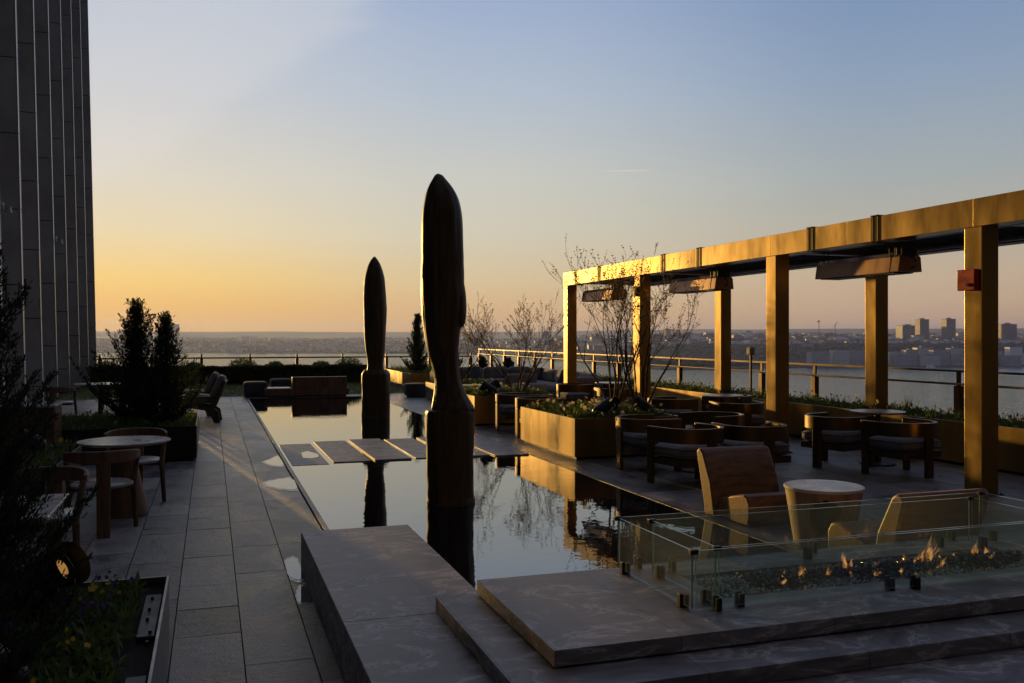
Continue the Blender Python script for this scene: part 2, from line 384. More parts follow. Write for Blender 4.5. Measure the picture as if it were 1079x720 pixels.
# fire pit: slab with trough
fp = empty('fire_pit', (4.2, 4.2, .38), 'rectangular stone fire table with burning glass bed, nearest the camera', 'fire pit')
def child_world(o, root): o.parent = root; o.matrix_parent_inverse = Matrix.Translation(root.location).inverted(); return o
mb = MB(); Z0, Z1 = .392, .462
BX0, BX1, BY0, BY1 = 2.50, 4.72, 4.05, 4.50
mb.box(1.39, 6.6, 3.60, BY0, Z0, Z1); mb.box(1.39, 6.6, BY1, 4.78, Z0, Z1)
mb.box(1.39, BX0, BY0+.0005, BY1-.0005, Z0, Z1); mb.box(BX1, 6.6, BY0+.0005, BY1-.0005, Z0, Z1)
bmesh.ops.remove_doubles(mb.bm, verts=mb.bm.verts[:], dist=.001)
o = child_world(mb.build('slab', M['slab']), fp)
child_world(boxobj('slab_support', (1.6, 6.5, 3.7, 4.7, .381, .3915), M['joint_and_shade']), fp)
mb = MB()
def shard(mb, p, r):
    vs = [mb.bm.verts.new(p+Vector((R.uniform(-1,1), R.uniform(-1,1), R.uniform(-.7,1))).normalized()*r*R.uniform(.6,1.1)) for _ in range(5)]
    for q in ((0,1,2),(0,2,3),(0,3,4),(0,4,1),(1,2,3),(1,3,4)):
        try: mb._set([mb.bm.faces.new([vs[i] for i in q])])
        except ValueError: pass
mb.box(BX0, BX1, BY0, BY1, .40, .43)
for i in range(5200):
    x, y = R.uniform(BX0+.02, BX1-.02), R.uniform(BY0+.02, BY1-.02)
    mb.mi = 1 if (abs(y-(BY0+BY1)/2) > .125+.04*sin(x*9) or x < BX0+.25 or R.random() < .08) else 0
    hgt = .445+.03*max(0, 1-abs(y-4.275)/.16)
    shard(mb, Vector((x, y, hgt+R.uniform(-.01, .012))), R.uniform(.008, .018))
child_world(tag(mb.build('crushed_glass', [M['lava'], M['clearglass']], recalc=False), 'dark and clear crushed glass bed', kind='stuff'), fp)
def flame(x, y, h, lean, w):
    h *= 1.2; w *= 1.15
    mb = MB(); k = 7; prev = None
    for layer in range(4):
        ang = layer*pi/4; ox = R.uniform(-.01, .01)
        ph = R.uniform(0, 6); L = []
        for i in range(k+1):
            t = i/k; wd = w*(1-t)**.8*(.6+.5*sin(t*3+.6))*(.7 if layer else 1); cx = x+ox+lean*t**1.4+.012*sin(t*7+ph)*t
            L.append((Vector((cx-wd*cos(ang), y-wd*sin(ang), .455+h*t*(1-.15*layer))), Vector((cx+wd*cos(ang), y+wd*sin(ang), .455+h*t*(1-.15*layer)))))
        V = [(mb.bm.verts.new(a), mb.bm.verts.new(b)) for a, b in L]
        for i in range(k): mb.bm.faces.new((V[i][0], V[i][1], V[i+1][1], V[i+1][0]))
    child_world(mb.build('flame', M['flame'], smooth='all', recalc=False), fp)
for f_ in [(3.12,4.27,.085,.01,.018),(3.17,4.30,.06,-.02,.012),(3.30,4.27,.05,.02,.016),(3.40,4.22,.04,.01,.012),(3.47,4.33,.115,-.015,.018),(3.50,4.33,.07,.02,.012),
           (3.66,4.32,.04,.03,.014),(3.86,4.33,.06,.03,.02),(3.96,4.33,.06,.06,.02),(4.02,4.33,.155,.09,.024),(4.06,4.33,.11,.08,.014),(4.14,4.33,.04,.02,.018),
           (4.02,4.20,.06,.05,.02),(4.26,4.36,.04,.02,.016),(4.46,4.38,.075,.02,.022),(4.54,4.36,.06,-.02,.018),(4.48,4.28,.04,.03,.016),(2.95,4.2,.03,.02,.012),(2.75,4.33,.035,.02,.01),(3.55,4.18,.035,.04,.016),(3.03,4.3,.045,0,.012),(3.72,4.18,.03,.03,.016)]:
    flame(*f_)
# glass guard : two nested boxes of panes
gg = empty('glass_guard', (3.5, 4.3, .462), 'clear low glass windscreen panels on black clamps around the fire', 'glass screen')
gz0, gz1 = .478, .762
def pane(x0, y0, x1, y1, name='glass_panel', z0=gz0, z1=gz1, mats=None, th=.010, root=None):
    d = Vector((x1-x0, y1-y0)); L = d.length; d.normalize(); n_ = Vector((-d.y, d.x))*th/2
    pts = [(x0-n_.x, y0-n_.y), (x1-n_.x, y1-n_.y), (x1+n_.x, y1+n_.y), (x0+n_.x, y0+n_.y)]
    mb = MB(); lo = [mb.bm.verts.new((p[0], p[1], z0)) for p in pts]; hi = [mb.bm.verts.new((p[0], p[1], z1)) for p in pts]
    mb.mi = 0; mb._set([mb.bm.faces.new((lo[0], lo[1], hi[1], hi[0])), mb.bm.faces.new((lo[2], lo[3], hi[3], hi[2]))])
    mb.mi = 1; mb._set([mb.bm.faces.new((lo[1], lo[2], hi[2], hi[1])), mb.bm.faces.new((lo[3], lo[0], hi[0], hi[3])), mb.bm.faces.new(hi), mb.bm.faces.new(lo[::-1])])
    return child_world(mb.build(name, mats or [M['glass'], M['glassedge']]), root or gg)
def clampf(x, y, rot=0):
    mb = MB(); mb.box(x-.014, x+.014, y-.026, y-.006, .4625, .525, rot, (x, y)); mb.box(x-.014, x+.014, y+.006, y+.026, .4625, .53, rot, (x, y)); mb.box(x-.014, x+.014, y-.006, y+.006, .4625, .474, rot, (x, y))
    child_world(mb.build('clamp', M['black'], bevel=.002), gg)
def clip(x, y):
    mb = MB(); mb.box(x-.022, x+.022, y-.012, y+.012, gz1-.018, gz1+.006)
    child_world(mb.build('corner_clip', M['black'], bevel=.002), gg)
for (a0, b0, a1, b1) in ((2.22, 3.88, 4.88, 4.74), (2.37, 3.915, 4.66, 4.61)):
    g_ = .012
    pane(a0, b0+g_, a0, b1-g_); pane(a0+g_, b0, a1-g_, b0); pane(a0+g_, b1, a1-g_, b1); pane(a1, b0+g_, a1, b1-g_)
    for cx in (a0, a1):
        for cy in (b0, b1): clip(cx, cy)
    for yy in (b0+.1, b1-.1): clampf(a0, yy, pi/2); clampf(a1, yy, pi/2)
    for xx in (a0+.13, (a0+a1)/2-(.0 if a0 < 2.3 else .10), a1-.25): clampf(xx, b0); clampf(xx, b1)

# stepping stones
for i, (x0, x1, dz, y0) in enumerate(((1.08,1.59,.003,12.92),(1.665,2.2,.012,13.05),(2.26,2.8,.02,13.05),(2.87,3.38,.012,13.1),(3.45,4.0,.02,13.05),(4.06,4.6,.018,12.98))):
    w = ['partly wet sunken stepping slab against the left pool edge','second stepping slab from the left pool edge','third stepping slab from the left, in line with the far sculpture',
         'fourth stepping slab, just left of the near sculpture','fifth stepping slab, just right of the near sculpture','rightmost stepping slab touching the right pool edge'][i]
    tag(boxobj('stepping_stone', (x0, x1, y0, y0+2.6+.06*(i % 3), -.2, dz), M['slab'], bevel=.004), w, 'stepping stone', 'stone slabs crossing the pool')
puddle2 = MB(); 
vs = [puddle2.bm.verts.new(p) for p in ((1.30,13.7,.0055),(1.42,13.6,.0055),(1.54,13.75,.0055),(1.56,14.1,.0055),(1.44,14.5,.0055),(1.33,14.3,.0055))]
puddle2.bm.faces.new(vs); tag(puddle2.build('puddle', M['puddle']), kind='structure')

# ------------------------------------------------------------------ sculptures
def sculpture(px_, py_, prof, label, seed, bumpspec, scale=1):
    root = empty('sculpture', (px_, py_, -.03), label, 'sculpture', 'tall elongated head sculptures standing in the pool')
    rr = random.Random(seed)
    mb = MB(); seg = 72; rings = []; sub = []
    # refine profile
    for i in range(len(prof)-1):
        z0, l0, r0 = prof[i]; z1, l1, r1 = prof[i+1]; n_ = max(1, int(abs(z1-z0)/.035))
        for k in range(n_):
            t = k/n_; sub.append((z0+(z1-z0)*t, l0+(l1-l0)*t, r0+(r1-r0)*t))
    sub.append(prof[-1])
    # smooth
    for _ in range(3):
        s2 = sub[:]
        for i in range(1, len(sub)-1):
            s2[i] = (sub[i][0], (sub[i-1][1]+2*sub[i][1]+sub[i+1][1])/4, (sub[i-1][2]+2*sub[i][2]+sub[i+1][2])/4)
        sub = s2
    ax = Vector((cos(-radians(18.4)), sin(-radians(18.4)), 0)); ay = Vector((-ax.y, ax.x, 0))
    for z, l, r in sub:
        c = (l+r)/2; w = (r-l)/2; d = max(w*1.05, .004); ring = []
        for k in range(seg):
            t = 2*pi*k/seg
            g = 1+.012*sin(t*9+z*1.3+seed)+.02*noise.noise(Vector((cos(t)*6, sin(t)*6, z*.7+seed)))+.035*noise.noise(Vector((cos(t)*1.8+seed, sin(t)*1.8, z*2.4)))+.012*noise.noise(Vector((cos(t)*9, sin(t)*9, z*8)))
            ee = .82
            ct, st = cos(t), sin(t)
            x_ = math.copysign(abs(ct)**ee, ct)*w*g; y_ = math.copysign(abs(st)**ee, st)*d*g
            # face relief on the camera side: nose ridge, cheek hollows, eye sockets
            for (za, ta, amp, sz, stt) in bumpspec:
                dt = (t-ta+pi) % (2*pi)-pi
                e = amp*math.exp(-((z-za)/sz)**2-(dt/stt)**2); x_ += e*ct; y_ += e*st
            p = ax*(c+x_)+ay*y_; ring.append(mb.bm.verts.new((p.x, p.y, z)))
        rings.append(ring)
    for i in range(len(rings)-1):
        for k in range(seg): mb.bm.faces.new((rings[i][k], rings[i][(k+1)%seg], rings[i+1][(k+1)%seg], rings[i+1][k]))
    mb.bm.faces.new(rings[0][::-1]); mb.bm.faces.new(rings[-1])
    mb.build('head', M['sculpt'], root, smooth='all')
    return root, ax, ay
def prof_from(pts, d, cx):  # (y px, left px, right px) -> metres
    return [(1.8+(355-y)*d/953+.03, (l-cx)*d/953, (r-cx)*d/953) for y, l, r in pts]
D1 = 9.78
near = prof_from([(434,454.5,500),(428,455,499),(424,455.5,496.5),(419,456.5,492),(414,457.3,489),(408,458,487),(400,458,484.5),(385,455,483),(374,451,482.5),(359,447.5,483),(346,445.5,484.5),(331,444.2,487),(310,443.6,488.5),(291,443.3,488.3),(267,443.2,488),(252,443.3,487.5),(236,443.8,487),(221,445,485.8),(208,447.5,482.5),(197,450.5,477),(189,454.5,470.5),(184.5,458,465.5),(182.6,460,462.5)], D1, 474)
relief = [(2.3,-1.75,.035,.28,.28),(2.55,-2.4,-.02,.12,.35),(2.55,-1.1,-.02,.12,.35),(1.75,-1.75,.02,.07,.4),(1.6,-1.75,-.015,.05,.5)]
s1, ax1, ay1 = sculpture(2.47, 9.53, near, 'nearer and larger looking bronze elongated head on a block rising from the pool', 1, relief)
# hair / ear lobe on the right side
def lobe(root, ax, ay, c, z0, z1, w, d):
    mb = MB(); rings = []
    for i in range(23):
        t = i/22; z = z0+(z1-z0)*t; r = (max(0, sin(pi*min(1, max(0, t**.75))))**.45)
        rings.append([mb.bm.verts.new(ax*(c+cos(2*pi*k/24)*w*max(r, .02))+ay*(sin(2*pi*k/24)*d*max(r, .02))+Vector((0,0,z))) for k in range(24)])
    for i in range(22):
        for k in range(24): mb.bm.faces.new((rings[i][k], rings[i][(k+1)%24], rings[i+1][(k+1)%24], rings[i+1][k]))
    mb.bm.faces.new(rings[0][::-1]); mb.bm.faces.new(rings[-1]); mb.build('hair_bun', M['sculpt'], root, smooth='all')
lobe(s1, ax1, ay1, .105, 1.92, 2.50, .072, .15)
def plinth(root, ax, ay, pts):
    mb = MB(); rings = []; seg = 64
    dense = []
    for q0, q1 in zip(pts[:-1], pts[1:]):
        for k_ in range(5): dense.append(tuple(q0[j_]+(q1[j_]-q0[j_])*k_/5 for j_ in range(3)))
    dense.append(pts[-1])
    for z, c, w in dense:
        ring = []
        for k in range(seg):
            t = 2*pi*k/seg; ct, st = cos(t), sin(t); g = 1+.05*noise.noise(Vector((ct*1.6, st*1.6, z*2.2)))+.03*noise.noise(Vector((ct*5, st*5, z*7)))
            ring.append(mb.bm.verts.new(ax*(c+math.copysign(abs(ct)**.7, ct)*w*g)+ay*(math.copysign(abs(st)**.7, st)*w*.95*g)+Vector((0,0,z))))
        rings.append(ring)
    for i in range(len(rings)-1):
        for k in range(seg): mb.bm.faces.new((rings[i][k], rings[i][(k+1)%seg], rings[i+1][(k+1)%seg], rings[i+1][k]))
    mb.bm.faces.new(rings[0][::-1]); mb.bm.faces.new(rings[-1]); mb.build('shoulder_block', M['sculpt'], root, smooth=True)
plinth(s1, ax1, ay1, [(-.15,.012,.262),(.06,.012,.262),(.10,.008,.252),(.3,.002,.25),(.6,-.004,.258),(.9,.0,.264),(1.01,.002,.264),(1.035,.004,.255),(1.045,.01,.235)])
D2 = 20.2
far = prof_from([(401,383,408.5),(396,384.5,406),(392,385.5,404.5),(385,386.5,402.5),(378,386,403),(370,384,404),(355,383,404.8),(343,383,405.3),(325,382.3,406),(310,382.2,405.3),(294,383.2,404.2),(284,385.5,401.8),(276,388.5,398.5),(272,391.5,395.3),(270.6,393,394)], D2, 395)
s2, ax2, ay2 = sculpture(3.50, 20.1, far, 'farther slender bronze elongated head on a block beside the stepping stones', 5, [(2.3,-1.4,.03,.3,.3),(2.5,-2.2,-.02,.12,.4)])
plinth(s2, ax2, ay2, [(-.15,0,.31),(.5,0,.305),(.9,0,.31),(1.0,-.002,.305),(1.06,-.003,.27),(1.1,-.004,.235)])

# ------------------------------------------------------------------ pergola
pg = empty('pergola', (8.27, 14.3, 0), 'long brass coloured pergola with square posts over the seating', 'pergola')
for x in (8.27, 10.15):
    for y in (3.85, 8.02, 11.95, 16.6, 20.53):
        if x > 10 and y > 20: y = 20.53
        child_world(boxobj('column', (x, x+.245, y, y+.25, -.01 if x < 9 else -.02, 3.055), M['brass'], bevel=.006), pg)
for x in (8.27, 10.15):
    for y in (3.85, 8.02, 11.95, 16.6, 20.53):
        mb = MB(); mb.box(x-.04, x+.285, y-.04, y+.29, -.0, .012)
        for qx in (-.025, .25):
            for qy in (-.025, .255): mb.box(x+qx, x+qx+.02, y+qy, y+qy+.02, .0125, .024)
        child_world(mb.build('base_plate', M['bronze']), pg)
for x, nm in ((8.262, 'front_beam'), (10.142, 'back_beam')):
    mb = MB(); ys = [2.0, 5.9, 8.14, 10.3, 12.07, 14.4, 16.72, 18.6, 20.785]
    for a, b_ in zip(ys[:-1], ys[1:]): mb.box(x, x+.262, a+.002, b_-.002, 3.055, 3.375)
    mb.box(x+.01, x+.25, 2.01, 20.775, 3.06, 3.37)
    child_world(mb.build(nm, M['brass'] if x < 9 else M['bronze'], bevel=.003), pg)  # back beam gets a darker metal: its shade is put into the colour
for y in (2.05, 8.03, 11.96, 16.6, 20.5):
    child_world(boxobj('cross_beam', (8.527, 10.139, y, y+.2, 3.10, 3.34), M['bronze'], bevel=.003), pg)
y = 2.4
while y < 20.4:
    if all(abs(y+.1-q) > .28 for q in (2.15, 8.13, 12.06, 16.7, 20.6)):
        child_world(boxobj('louver', (8.53, 10.136, y, y+.035, 3.13, 3.29), M['awning']), pg)
    y += .52
for x in (8.62, 9.95):
    child_world(boxobj('awning_track', (x, x+.06, 2.3, 20.45, 3.062, 3.098), M['steel']), pg)
def heater():
    r = empty('patio_heater', (8.5, 9.6, 2.65), '', 'heater', 'heaters hung along the pergola beam')
    mb = MB(); mb.prism([(0,0),(.40,0),(.38,.2),(.30,.26),(.08,.26),(.03,.2)], 'y', .16, 1.7); hb = mb.build('body', M['heater'], r, bevel=.004)
    mb = MB(); mb.prism([(.004,.004),(.396,.004),(.376,.196),(.298,.256),(.082,.256),(.034,.196)], 'y', 0, .155); mb.build('end_cap', M['heater'], hb, bevel=.004)
    mb = MB(); mb.box(.03, .34, .1, 1.6, -.012, -.002); mb.build('grille', M['black'], hb)
    for y in (.1, 1.45):
        mb = MB()
        for dy in (0, .10):
            mb.box(-.250, -.241, y+dy, y+dy+.010, .39, .73); mb.box(-.244, .05, y+dy, y+dy+.012, .728, .74); mb.box(-.244,.05,y+dy,y+dy+.012,.385,.395)
            mb.box(.045,.055,y+dy,y+dy+.012,.2,.74)
        mb.box(-.25, .06, y-.01, y+.12, .735, .745)
        mb.build('hanging_bracket', M['black'], r)
    mb = MB(); mb.tube([(.2,-.02,.19),(.2,-.08,.19),(.2,-.1,.15),(.2,-.09,.08),(.2,-.03,.05)], .018, 8); mb.build('gas_pipe', M['bronze'], r, smooth=True)
    mb = MB(); mb.box(.06, .3, -.01, .1, .21, .40); mb.build('junction_box', M['black'], r, bevel=.003)
    return r
h0 = heater(); h0['label'] = 'nearest long copper toned heater hung between the two closest posts'
h1 = copy_tree(h0); h1.location.y = 14.12; h1['label'] = 'middle copper toned heater hung under the beam between second and third posts'
h2 = copy_tree(h0); h2.location.y = 18.5; h2['label'] = 'farthest copper toned heater, partly behind the bare branches'
r_ = empty('alarm_box', (8.262, 8.10, 2.33), 'small red box with a metal button on the nearest post', 'alarm box')
boxobj('box', (-.07, 0, -.05, .2, 0, .24), M['red'], r_, bevel=.006)
mb = MB(); mb.tube([(-.07,.03,.06),(-.095,.03,.06)], .02, 14); mb.build('button', M['chrome'], r_, smooth=True)
r_ = empty('outlet_box', (8.262, 16.65, 2.62), 'small dark box fixed to the lit post behind bare branches', 'electrical box')
boxobj('box', (-.06, 0, 0, .15, 0, .2), M['black'], r_, bevel=.006); boxobj('cover', (-.066, -.061, .02, .13, .02, .18), M['bronze'], r_)
r_ = empty('rail_lamp', (10.62, 16.25, 1.42), 'small pale box lamp standing beside a far pergola post at rail height', 'lamp')
boxobj('housing', (0, .12, 0, .12, 0, .16), M['paletop'], r_, bevel=.01); boxobj('stem', (.04, .08, .04, .08, -1.4, 0), M['black'], r_)

# ------------------------------------------------------------------ planting helpers
def bedmesh(mb, x0, x1, y0, y1, z, n, hmin=.06, hmax=.2, w=.022, clump=2.2):
    for i in range(n):
        x, y = R.uniform(x0, x1), R.uniform(y0, y1)
        k = .5+.5*noise.noise(Vector((x*clump, y*clump, 1.3)))
        if R.random() > .35+k: continue
        hh = (hmin+(hmax-hmin)*k)*R.uniform(.5, 1.15)
        base = Vector((x, y, z+hh*R.random()*.75))
        mb.leafq(base, Vector((R.uniform(-1,1), R.uniform(-1,1), R.uniform(.1, 1.4))), w*R.uniform(.7, 1.5), R.uniform(.04, .1))
def bed(name, label, x0, x1, y0, y1, z, n, flowers, nf, hmin=.05, hmax=.2, w=.028, fr=.028, mat='leaf', clump=2.2):
    mb = MB(); bedmesh(mb, x0, x1, y0, y1, z, n, hmin, hmax, w, clump)
    # grassy tufts
    for i in range(int((x1-x0)*(y1-y0)*5)):
        cx, cy = R.uniform(x0, x1), R.uniform(y0, y1)
        for k in range(22): mb.leafq(Vector((cx, cy, z)), Vector((R.uniform(-.5,.5), R.uniform(-.5,.5), 1)), .008, R.uniform(.1, hmax*1.25))
    mats = [M[mat]]+[M[f] for f in flowers]
    for i in range(nf):
        x, y = R.uniform(x0, x1), R.uniform(y0, y1)
        if noise.noise(Vector((x*3, y*3, 5))) < -.05: continue
        mb.mi = 1+R.randrange(len(flowers))
        mb.flower(Vector((x, y, z+(hmin+hmax)*R.uniform(.35, .75))), fr*R.uniform(.7, 1.2))
    return tag(mb.build(name, mats, recalc=False), label, 'planting', kind='stuff')
def planter(x0, x1, y0, y1, h, mat, label, group='planter boxes on the terrace', t=.03, soil=.07, extra=None):
    r = empty('planter', ((x0+x1)/2, (y0+y1)/2, 0), label, 'planter', group)
    mb = MB()
    z0 = .04
    mb.box(x0, x1, y0, y0+t, z0, h); mb.box(x0, x1, y1-t, y1, z0, h); mb.box(x0, x0+t, y0+t, y1-t, z0, h); mb.box(x1-t, x1, y0+t, y1-t, z0, h)
    bmesh.ops.remove_doubles(mb.bm, verts=mb.bm.verts[:], dist=.0005)
    child_world(mb.build('box', mat), r)
    child_world(boxobj('base', (x0+.04, x1-.04, y0+.04, y1-.04, 0, z0), M['black']), r)
    mb = MB(); g = 14
    vs = [[mb.bm.verts.new((x0+t+(x1-x0-2*t)*i/g, y0+t+(y1-y0-2*t)*j/g, h-soil+.03*noise.noise(Vector((i*.7, j*.7, x0))))) for j in range(g+1)] for i in range(g+1)]
    for i in range(g):
        for j in range(g): mb.bm.faces.new((vs[i][j], vs[i+1][j], vs[i+1][j+1], vs[i][j+1]))
    child_world(mb.build('soil', M['soil'], smooth='all'), r)
    return r
def juniper(x, y, z, h, rad, label, seed, n=900, leafl=.06, lw=.012, lower=.05, pw=.75, dens=1.0):
    rr = random.Random(seed)
    r = empty('juniper_tree', (x, y, z), label, 'tree', 'dark junipers in the planters')
    mb = MB(); mb.tube([(0,0,-.05),(.02,.01,h*.4),(-.01,.02,h*.8),(0,0,h*.97)], [h*.022, h*.015, h*.008, .003], 7)
    fol = MB()
    nb = n//4
    for i in range(nb):
        t = lower+(1-lower)*((i+rr.random())/nb)**pw
        zz = h*t; a = i*2.4+rr.uniform(-.5, .5)
        L = rad*((1-t)**.85+.17)*rr.choice((.5, .7, .85, 1.0, 1.35))
        up = .45+.9*t
        dirn = Vector((cos(a), sin(a), up)).normalized()
        start = Vector((0, 0, max(0, zz-L*.5))); P0 = [start]; q = start.copy(); dd = dirn.copy()
        for k in range(5):
            dd = (dd+Vector((rr.uniform(-.15,.15), rr.uniform(-.15,.15), .12))).normalized(); q = q+dd*L/5; P0.append(q.copy())
        mb.tube(P0, [.007, .006, .005, .004, .003, .0015], 4, cap=False)
        m_ = int((14+L*150)*dens)
        for k in range(m_):
            f_ = rr.uniform(.05, 1.0)**.8; kk = min(4, int(f_*5)); p = P0[kk].lerp(P0[kk+1], f_*5-kk)
            wdt = .045*(1-f_*.85)*(.5+rad)
            p = p+Vector((rr.gauss(0,1), rr.gauss(0,1), rr.gauss(0,.8)))*wdt
            d = (dd+Vector((rr.uniform(-.8,.8), rr.uniform(-.8,.8), rr.uniform(-.4,.8)))).normalized()
            fol.leafq(p, d, lw*rr.uniform(.7, 1.4), leafl*rr.uniform(.5, 1.2), Vector((rr.uniform(-1,1), rr.uniform(-1,1), rr.uniform(-1,1))))
    mb.build('trunk', M['twig'], r); fol.build('crown', M['juniper'], r, recalc=False)
    return r
def bare_tree(x, y, z, h, label, seed, stems=6, spread=.5, lean=(0,0)):
    rr = random.Random(seed)
    r = empty('bare_tree', (x, y, z), label, 'tree', 'leafless multi stemmed trees in the middle planters')
    tr = MB(); br = MB(); bd = MB()
    def grow(p, d, L, rad, depth, mbx):
        n_ = 5; pts = [p.copy()]; q = p.copy(); dd = d.copy()
        for i in range(n_):
            dd = (dd+Vector((rr.uniform(-.16,.16), rr.uniform(-.16,.16), rr.uniform(-.06,.08)))).normalized(); q = q+dd*L/n_; pts.append(q.copy())
        rads = [rad*(1-.5*i/n_) for i in range(n_+1)]
        mbx.tube(pts, rads, 6 if depth < 2 else 4, cap=False)
        if depth >= 4 or L < .07:
            for k in range(5):
                bp_ = pts[rr.randrange(3, n_+1)]
                bd.leafq(bp_, Vector((rr.uniform(-1,1), rr.uniform(-1,1), rr.uniform(0,1))), .017, .026)
                bd.leafq(bp_, Vector((rr.uniform(-1,1), rr.uniform(-1,1), rr.uniform(0,1))), .016, .024)
            return
        nb = 2 if depth == 0 else rr.choice((2, 3, 3))
        for k in range(nb):
            i = n_ if k == 0 else rr.randrange(2, n_+1)
            a = rr.uniform(0, 2*pi); sp = rr.uniform(.3, .85) if k else rr.uniform(.05, .3)
            nd = (dd+Vector((cos(a), sin(a), .15))*sp).normalized()
            grow(pts[i], nd, L*rr.uniform(.55, .78), max(.0028, rads[i]*(.8 if k == 0 else .66)), depth+1, br)
    for s_ in range(stems):
        a = 2*pi*s_/stems+rr.uniform(-.4, .4); sp = rr.uniform(.12, spread)
        d = Vector((cos(a)*sp+lean[0], sin(a)*sp+lean[1], 1)).normalized()
        grow(Vector((cos(a)*.05, sin(a)*.05, -.05)), d, h*rr.uniform(.34, .44), .017*h/2.6+.005, 0, tr)
    tr.build('trunk', M['twig'], r, smooth='all'); br.build('branches', M['twig'], r); bd.build('buds', M['bud'], r, recalc=False)
    return r
def spotlight(x, y, z, rz, label, s=1, glow=False):
    r = empty('planter_spotlight', (x, y, z), label, 'spotlight', 'black spotlights staked in the planters', rz=rz)
    mb = MB()   # bullet head, axis tipped upward
    ax = Vector((0, -1, .55)).normalized(); pts = []; rads = []
    for t, rd in ((-.13,.01),(-.125,.05),(-.09,.085),(-.03,.1),(.05,.1),(.12,.1)):
        pts.append(Vector((0,0,.2))+ax*t*s); rads.append(rd*s)
    mb.tube(pts, rads, 24); hd = mb.build('head', M['black'], r, smooth=True)
    mb = MB(); p = Vector((0,0,.2))+ax*.121*s
    mb.tube([p, p+ax*.008], (.05 if glow else .088)*s, 24); mb.build('lens', M['lampglow'] if glow else M['window'], hd)
    mb = MB(); mb.tube([p-ax*.002, p+ax*.085*s], [.104*s, .106*s], 24, cap=False); mb.build('shroud', M['black'], hd, smooth='all', recalc=False)
    mb = MB(); mb.tube([(0,0,-.1),(0,0,.1)], .012, 8); mb.box(-.115*s, -.105*s, -.02, .02, .1, .22); mb.box(.105*s, .115*s, -.02, .02, .1, .22); mb.box(-.115*s, .115*s, -.02, .02, .09, .1)
    mb.build('yoke', M['black'], r)
    return r

# planters ---------------------------------------------------------
PB = M['blackplanter']
pr = planter(-2.6, -.212, 2.2, 5.24, .505, M['steel'], 'grey metal rimmed planter at the bottom left corner with pansies', t=.012, soil=.05)
for (a, b_) in ((4.27, 4.95), (3.2, 3.78)):
    mb = MB(); mb.box(-.31, -.235, a, b_, .472, .486); child_world(mb.build('inner_ledge', M['ledge'], bevel=.003), pr)
for yy in (4.5, 4.66, 4.85, 4.3, 4.15):
    mb = MB(); mb.tube([(-.265+.015*sin(yy*40), yy, .48), (-.265+.015*sin(yy*40), yy, .503)], .007, 8); child_world(mb.build('peg', M['black']), pr)
bed('flower_bed', 'dark leafy bed with yellow and purple pansies at the bottom left corner', -2.2, -.35, 2.6, 5.2, .45, 11000, ['leaf'], 0, .02, .07, .02, .02, clump=4)
pansy_spots = [(-.62,4.98,'yellow'),(-.74,5.0,'yellow'),(-.50,4.92,'yellow'),(-.66,4.78,'purple'),(-.56,4.62,'purple'),(-.50,4.70,'purple'),(-.88,4.62,'yellow'),(-.92,4.42,'purple'),(-.82,4.45,'purple'),(-.52,4.12,'yellow'),(-.72,3.9,'purple'),(-.95,4.05,'purple'),(-.45,5.08,'purple'),(-.60,3.7,'yellow'),(-1.05,4.7,'yellow'),(-.98,4.2,'purple')]
nm = {'yellow': 0, 'purple': 0}
for i, (x, y, c_) in enumerate(pansy_spots):
    lbls = {'yellow': 'yellow pansy clump in the bottom left planter', 'purple': 'purple pansy clump in the bottom left planter'}
    r = empty('pansy', (x, y, .45), lbls[c_], 'flower', 'pansies in the bottom left planter')
    mb = MB()
    for k in range(60): mb.leafq(Vector((R.gauss(0,.035), R.gauss(0,.035), R.uniform(0,.06))), Vector((R.uniform(-1,1), R.uniform(-1,1), R.uniform(.2,1))), .02, .045)
    mb.build('leaves', M['leaf'], r, recalc=False)
    for k in range(7):
        mb = MB(); mb.flower(Vector((R.gauss(0,.05), R.gauss(0,.05), R.uniform(.06,.12))), R.uniform(.009,.016), Vector((R.uniform(-.6,.6), R.uniform(-1,-.2), R.uniform(.1,1))))
        mb.build('bloom', M[c_], r, recalc=False)
juniper(-1.02, 4.55, .45, 1.95, .60, 'big dark juniper filling the left edge of the picture, nearest the camera', 3, 1300, .032, .007, .0, .85, 2.4)
juniper(-.88, 3.6, .45, .75, .42, 'low dark juniper shrub at the bottom left corner', 13, 600, .032, .007, .0, 1, 2.4)
spotlight(-.80, 4.93, .40, radians(62), 'large black spotlight with amber lens among the pansies at bottom left', 1.05, True)
spotlight(-.75, 3.75, .36, radians(-120), 'dark spotlight tilted away at the bottom left corner of the picture', .9)

pr = planter(-2.35, -.19, 13.9, 16.3, .505, PB, 'long black planter holding twin junipers left of the walkway', t=.02)
bed('flower_bed', 'low leafy bed with few yellow flowers around the twin junipers', -2.3, -.25, 13.95, 16.2, .44, 2600, ['yellow'], 22, .05, .22)
juniper(-1.10, 15.2, .43, 1.88, .95, 'left and taller of the twin dark junipers beside the walkway', 21, 900, .05, .013, .0, .9)
juniper(-.66, 15.0, .43, 1.68, .74, 'right and shorter of the twin dark junipers beside the walkway', 22, 850, .05, .013, .0, .9)
spotlight(-.75, 14.15, .40, radians(70), 'small spotlight at the front of the twin juniper planter', .8)
pr = planter(-4.0, -1.46, 9.3, 11.9, .505, PB, 'dark planter behind the left round table, against the wood cabinet', t=.02)
bed('flower_bed', 'dark leafy bed behind the left round table', -3.9, -1.5, 9.35, 11.8, .44, 3000, ['yellow'], 14, .05, .26)
spotlight(-1.85, 11.2, .42, radians(-60), 'blue grey spotlight in the dark bed beside the wood cabinet', .9)

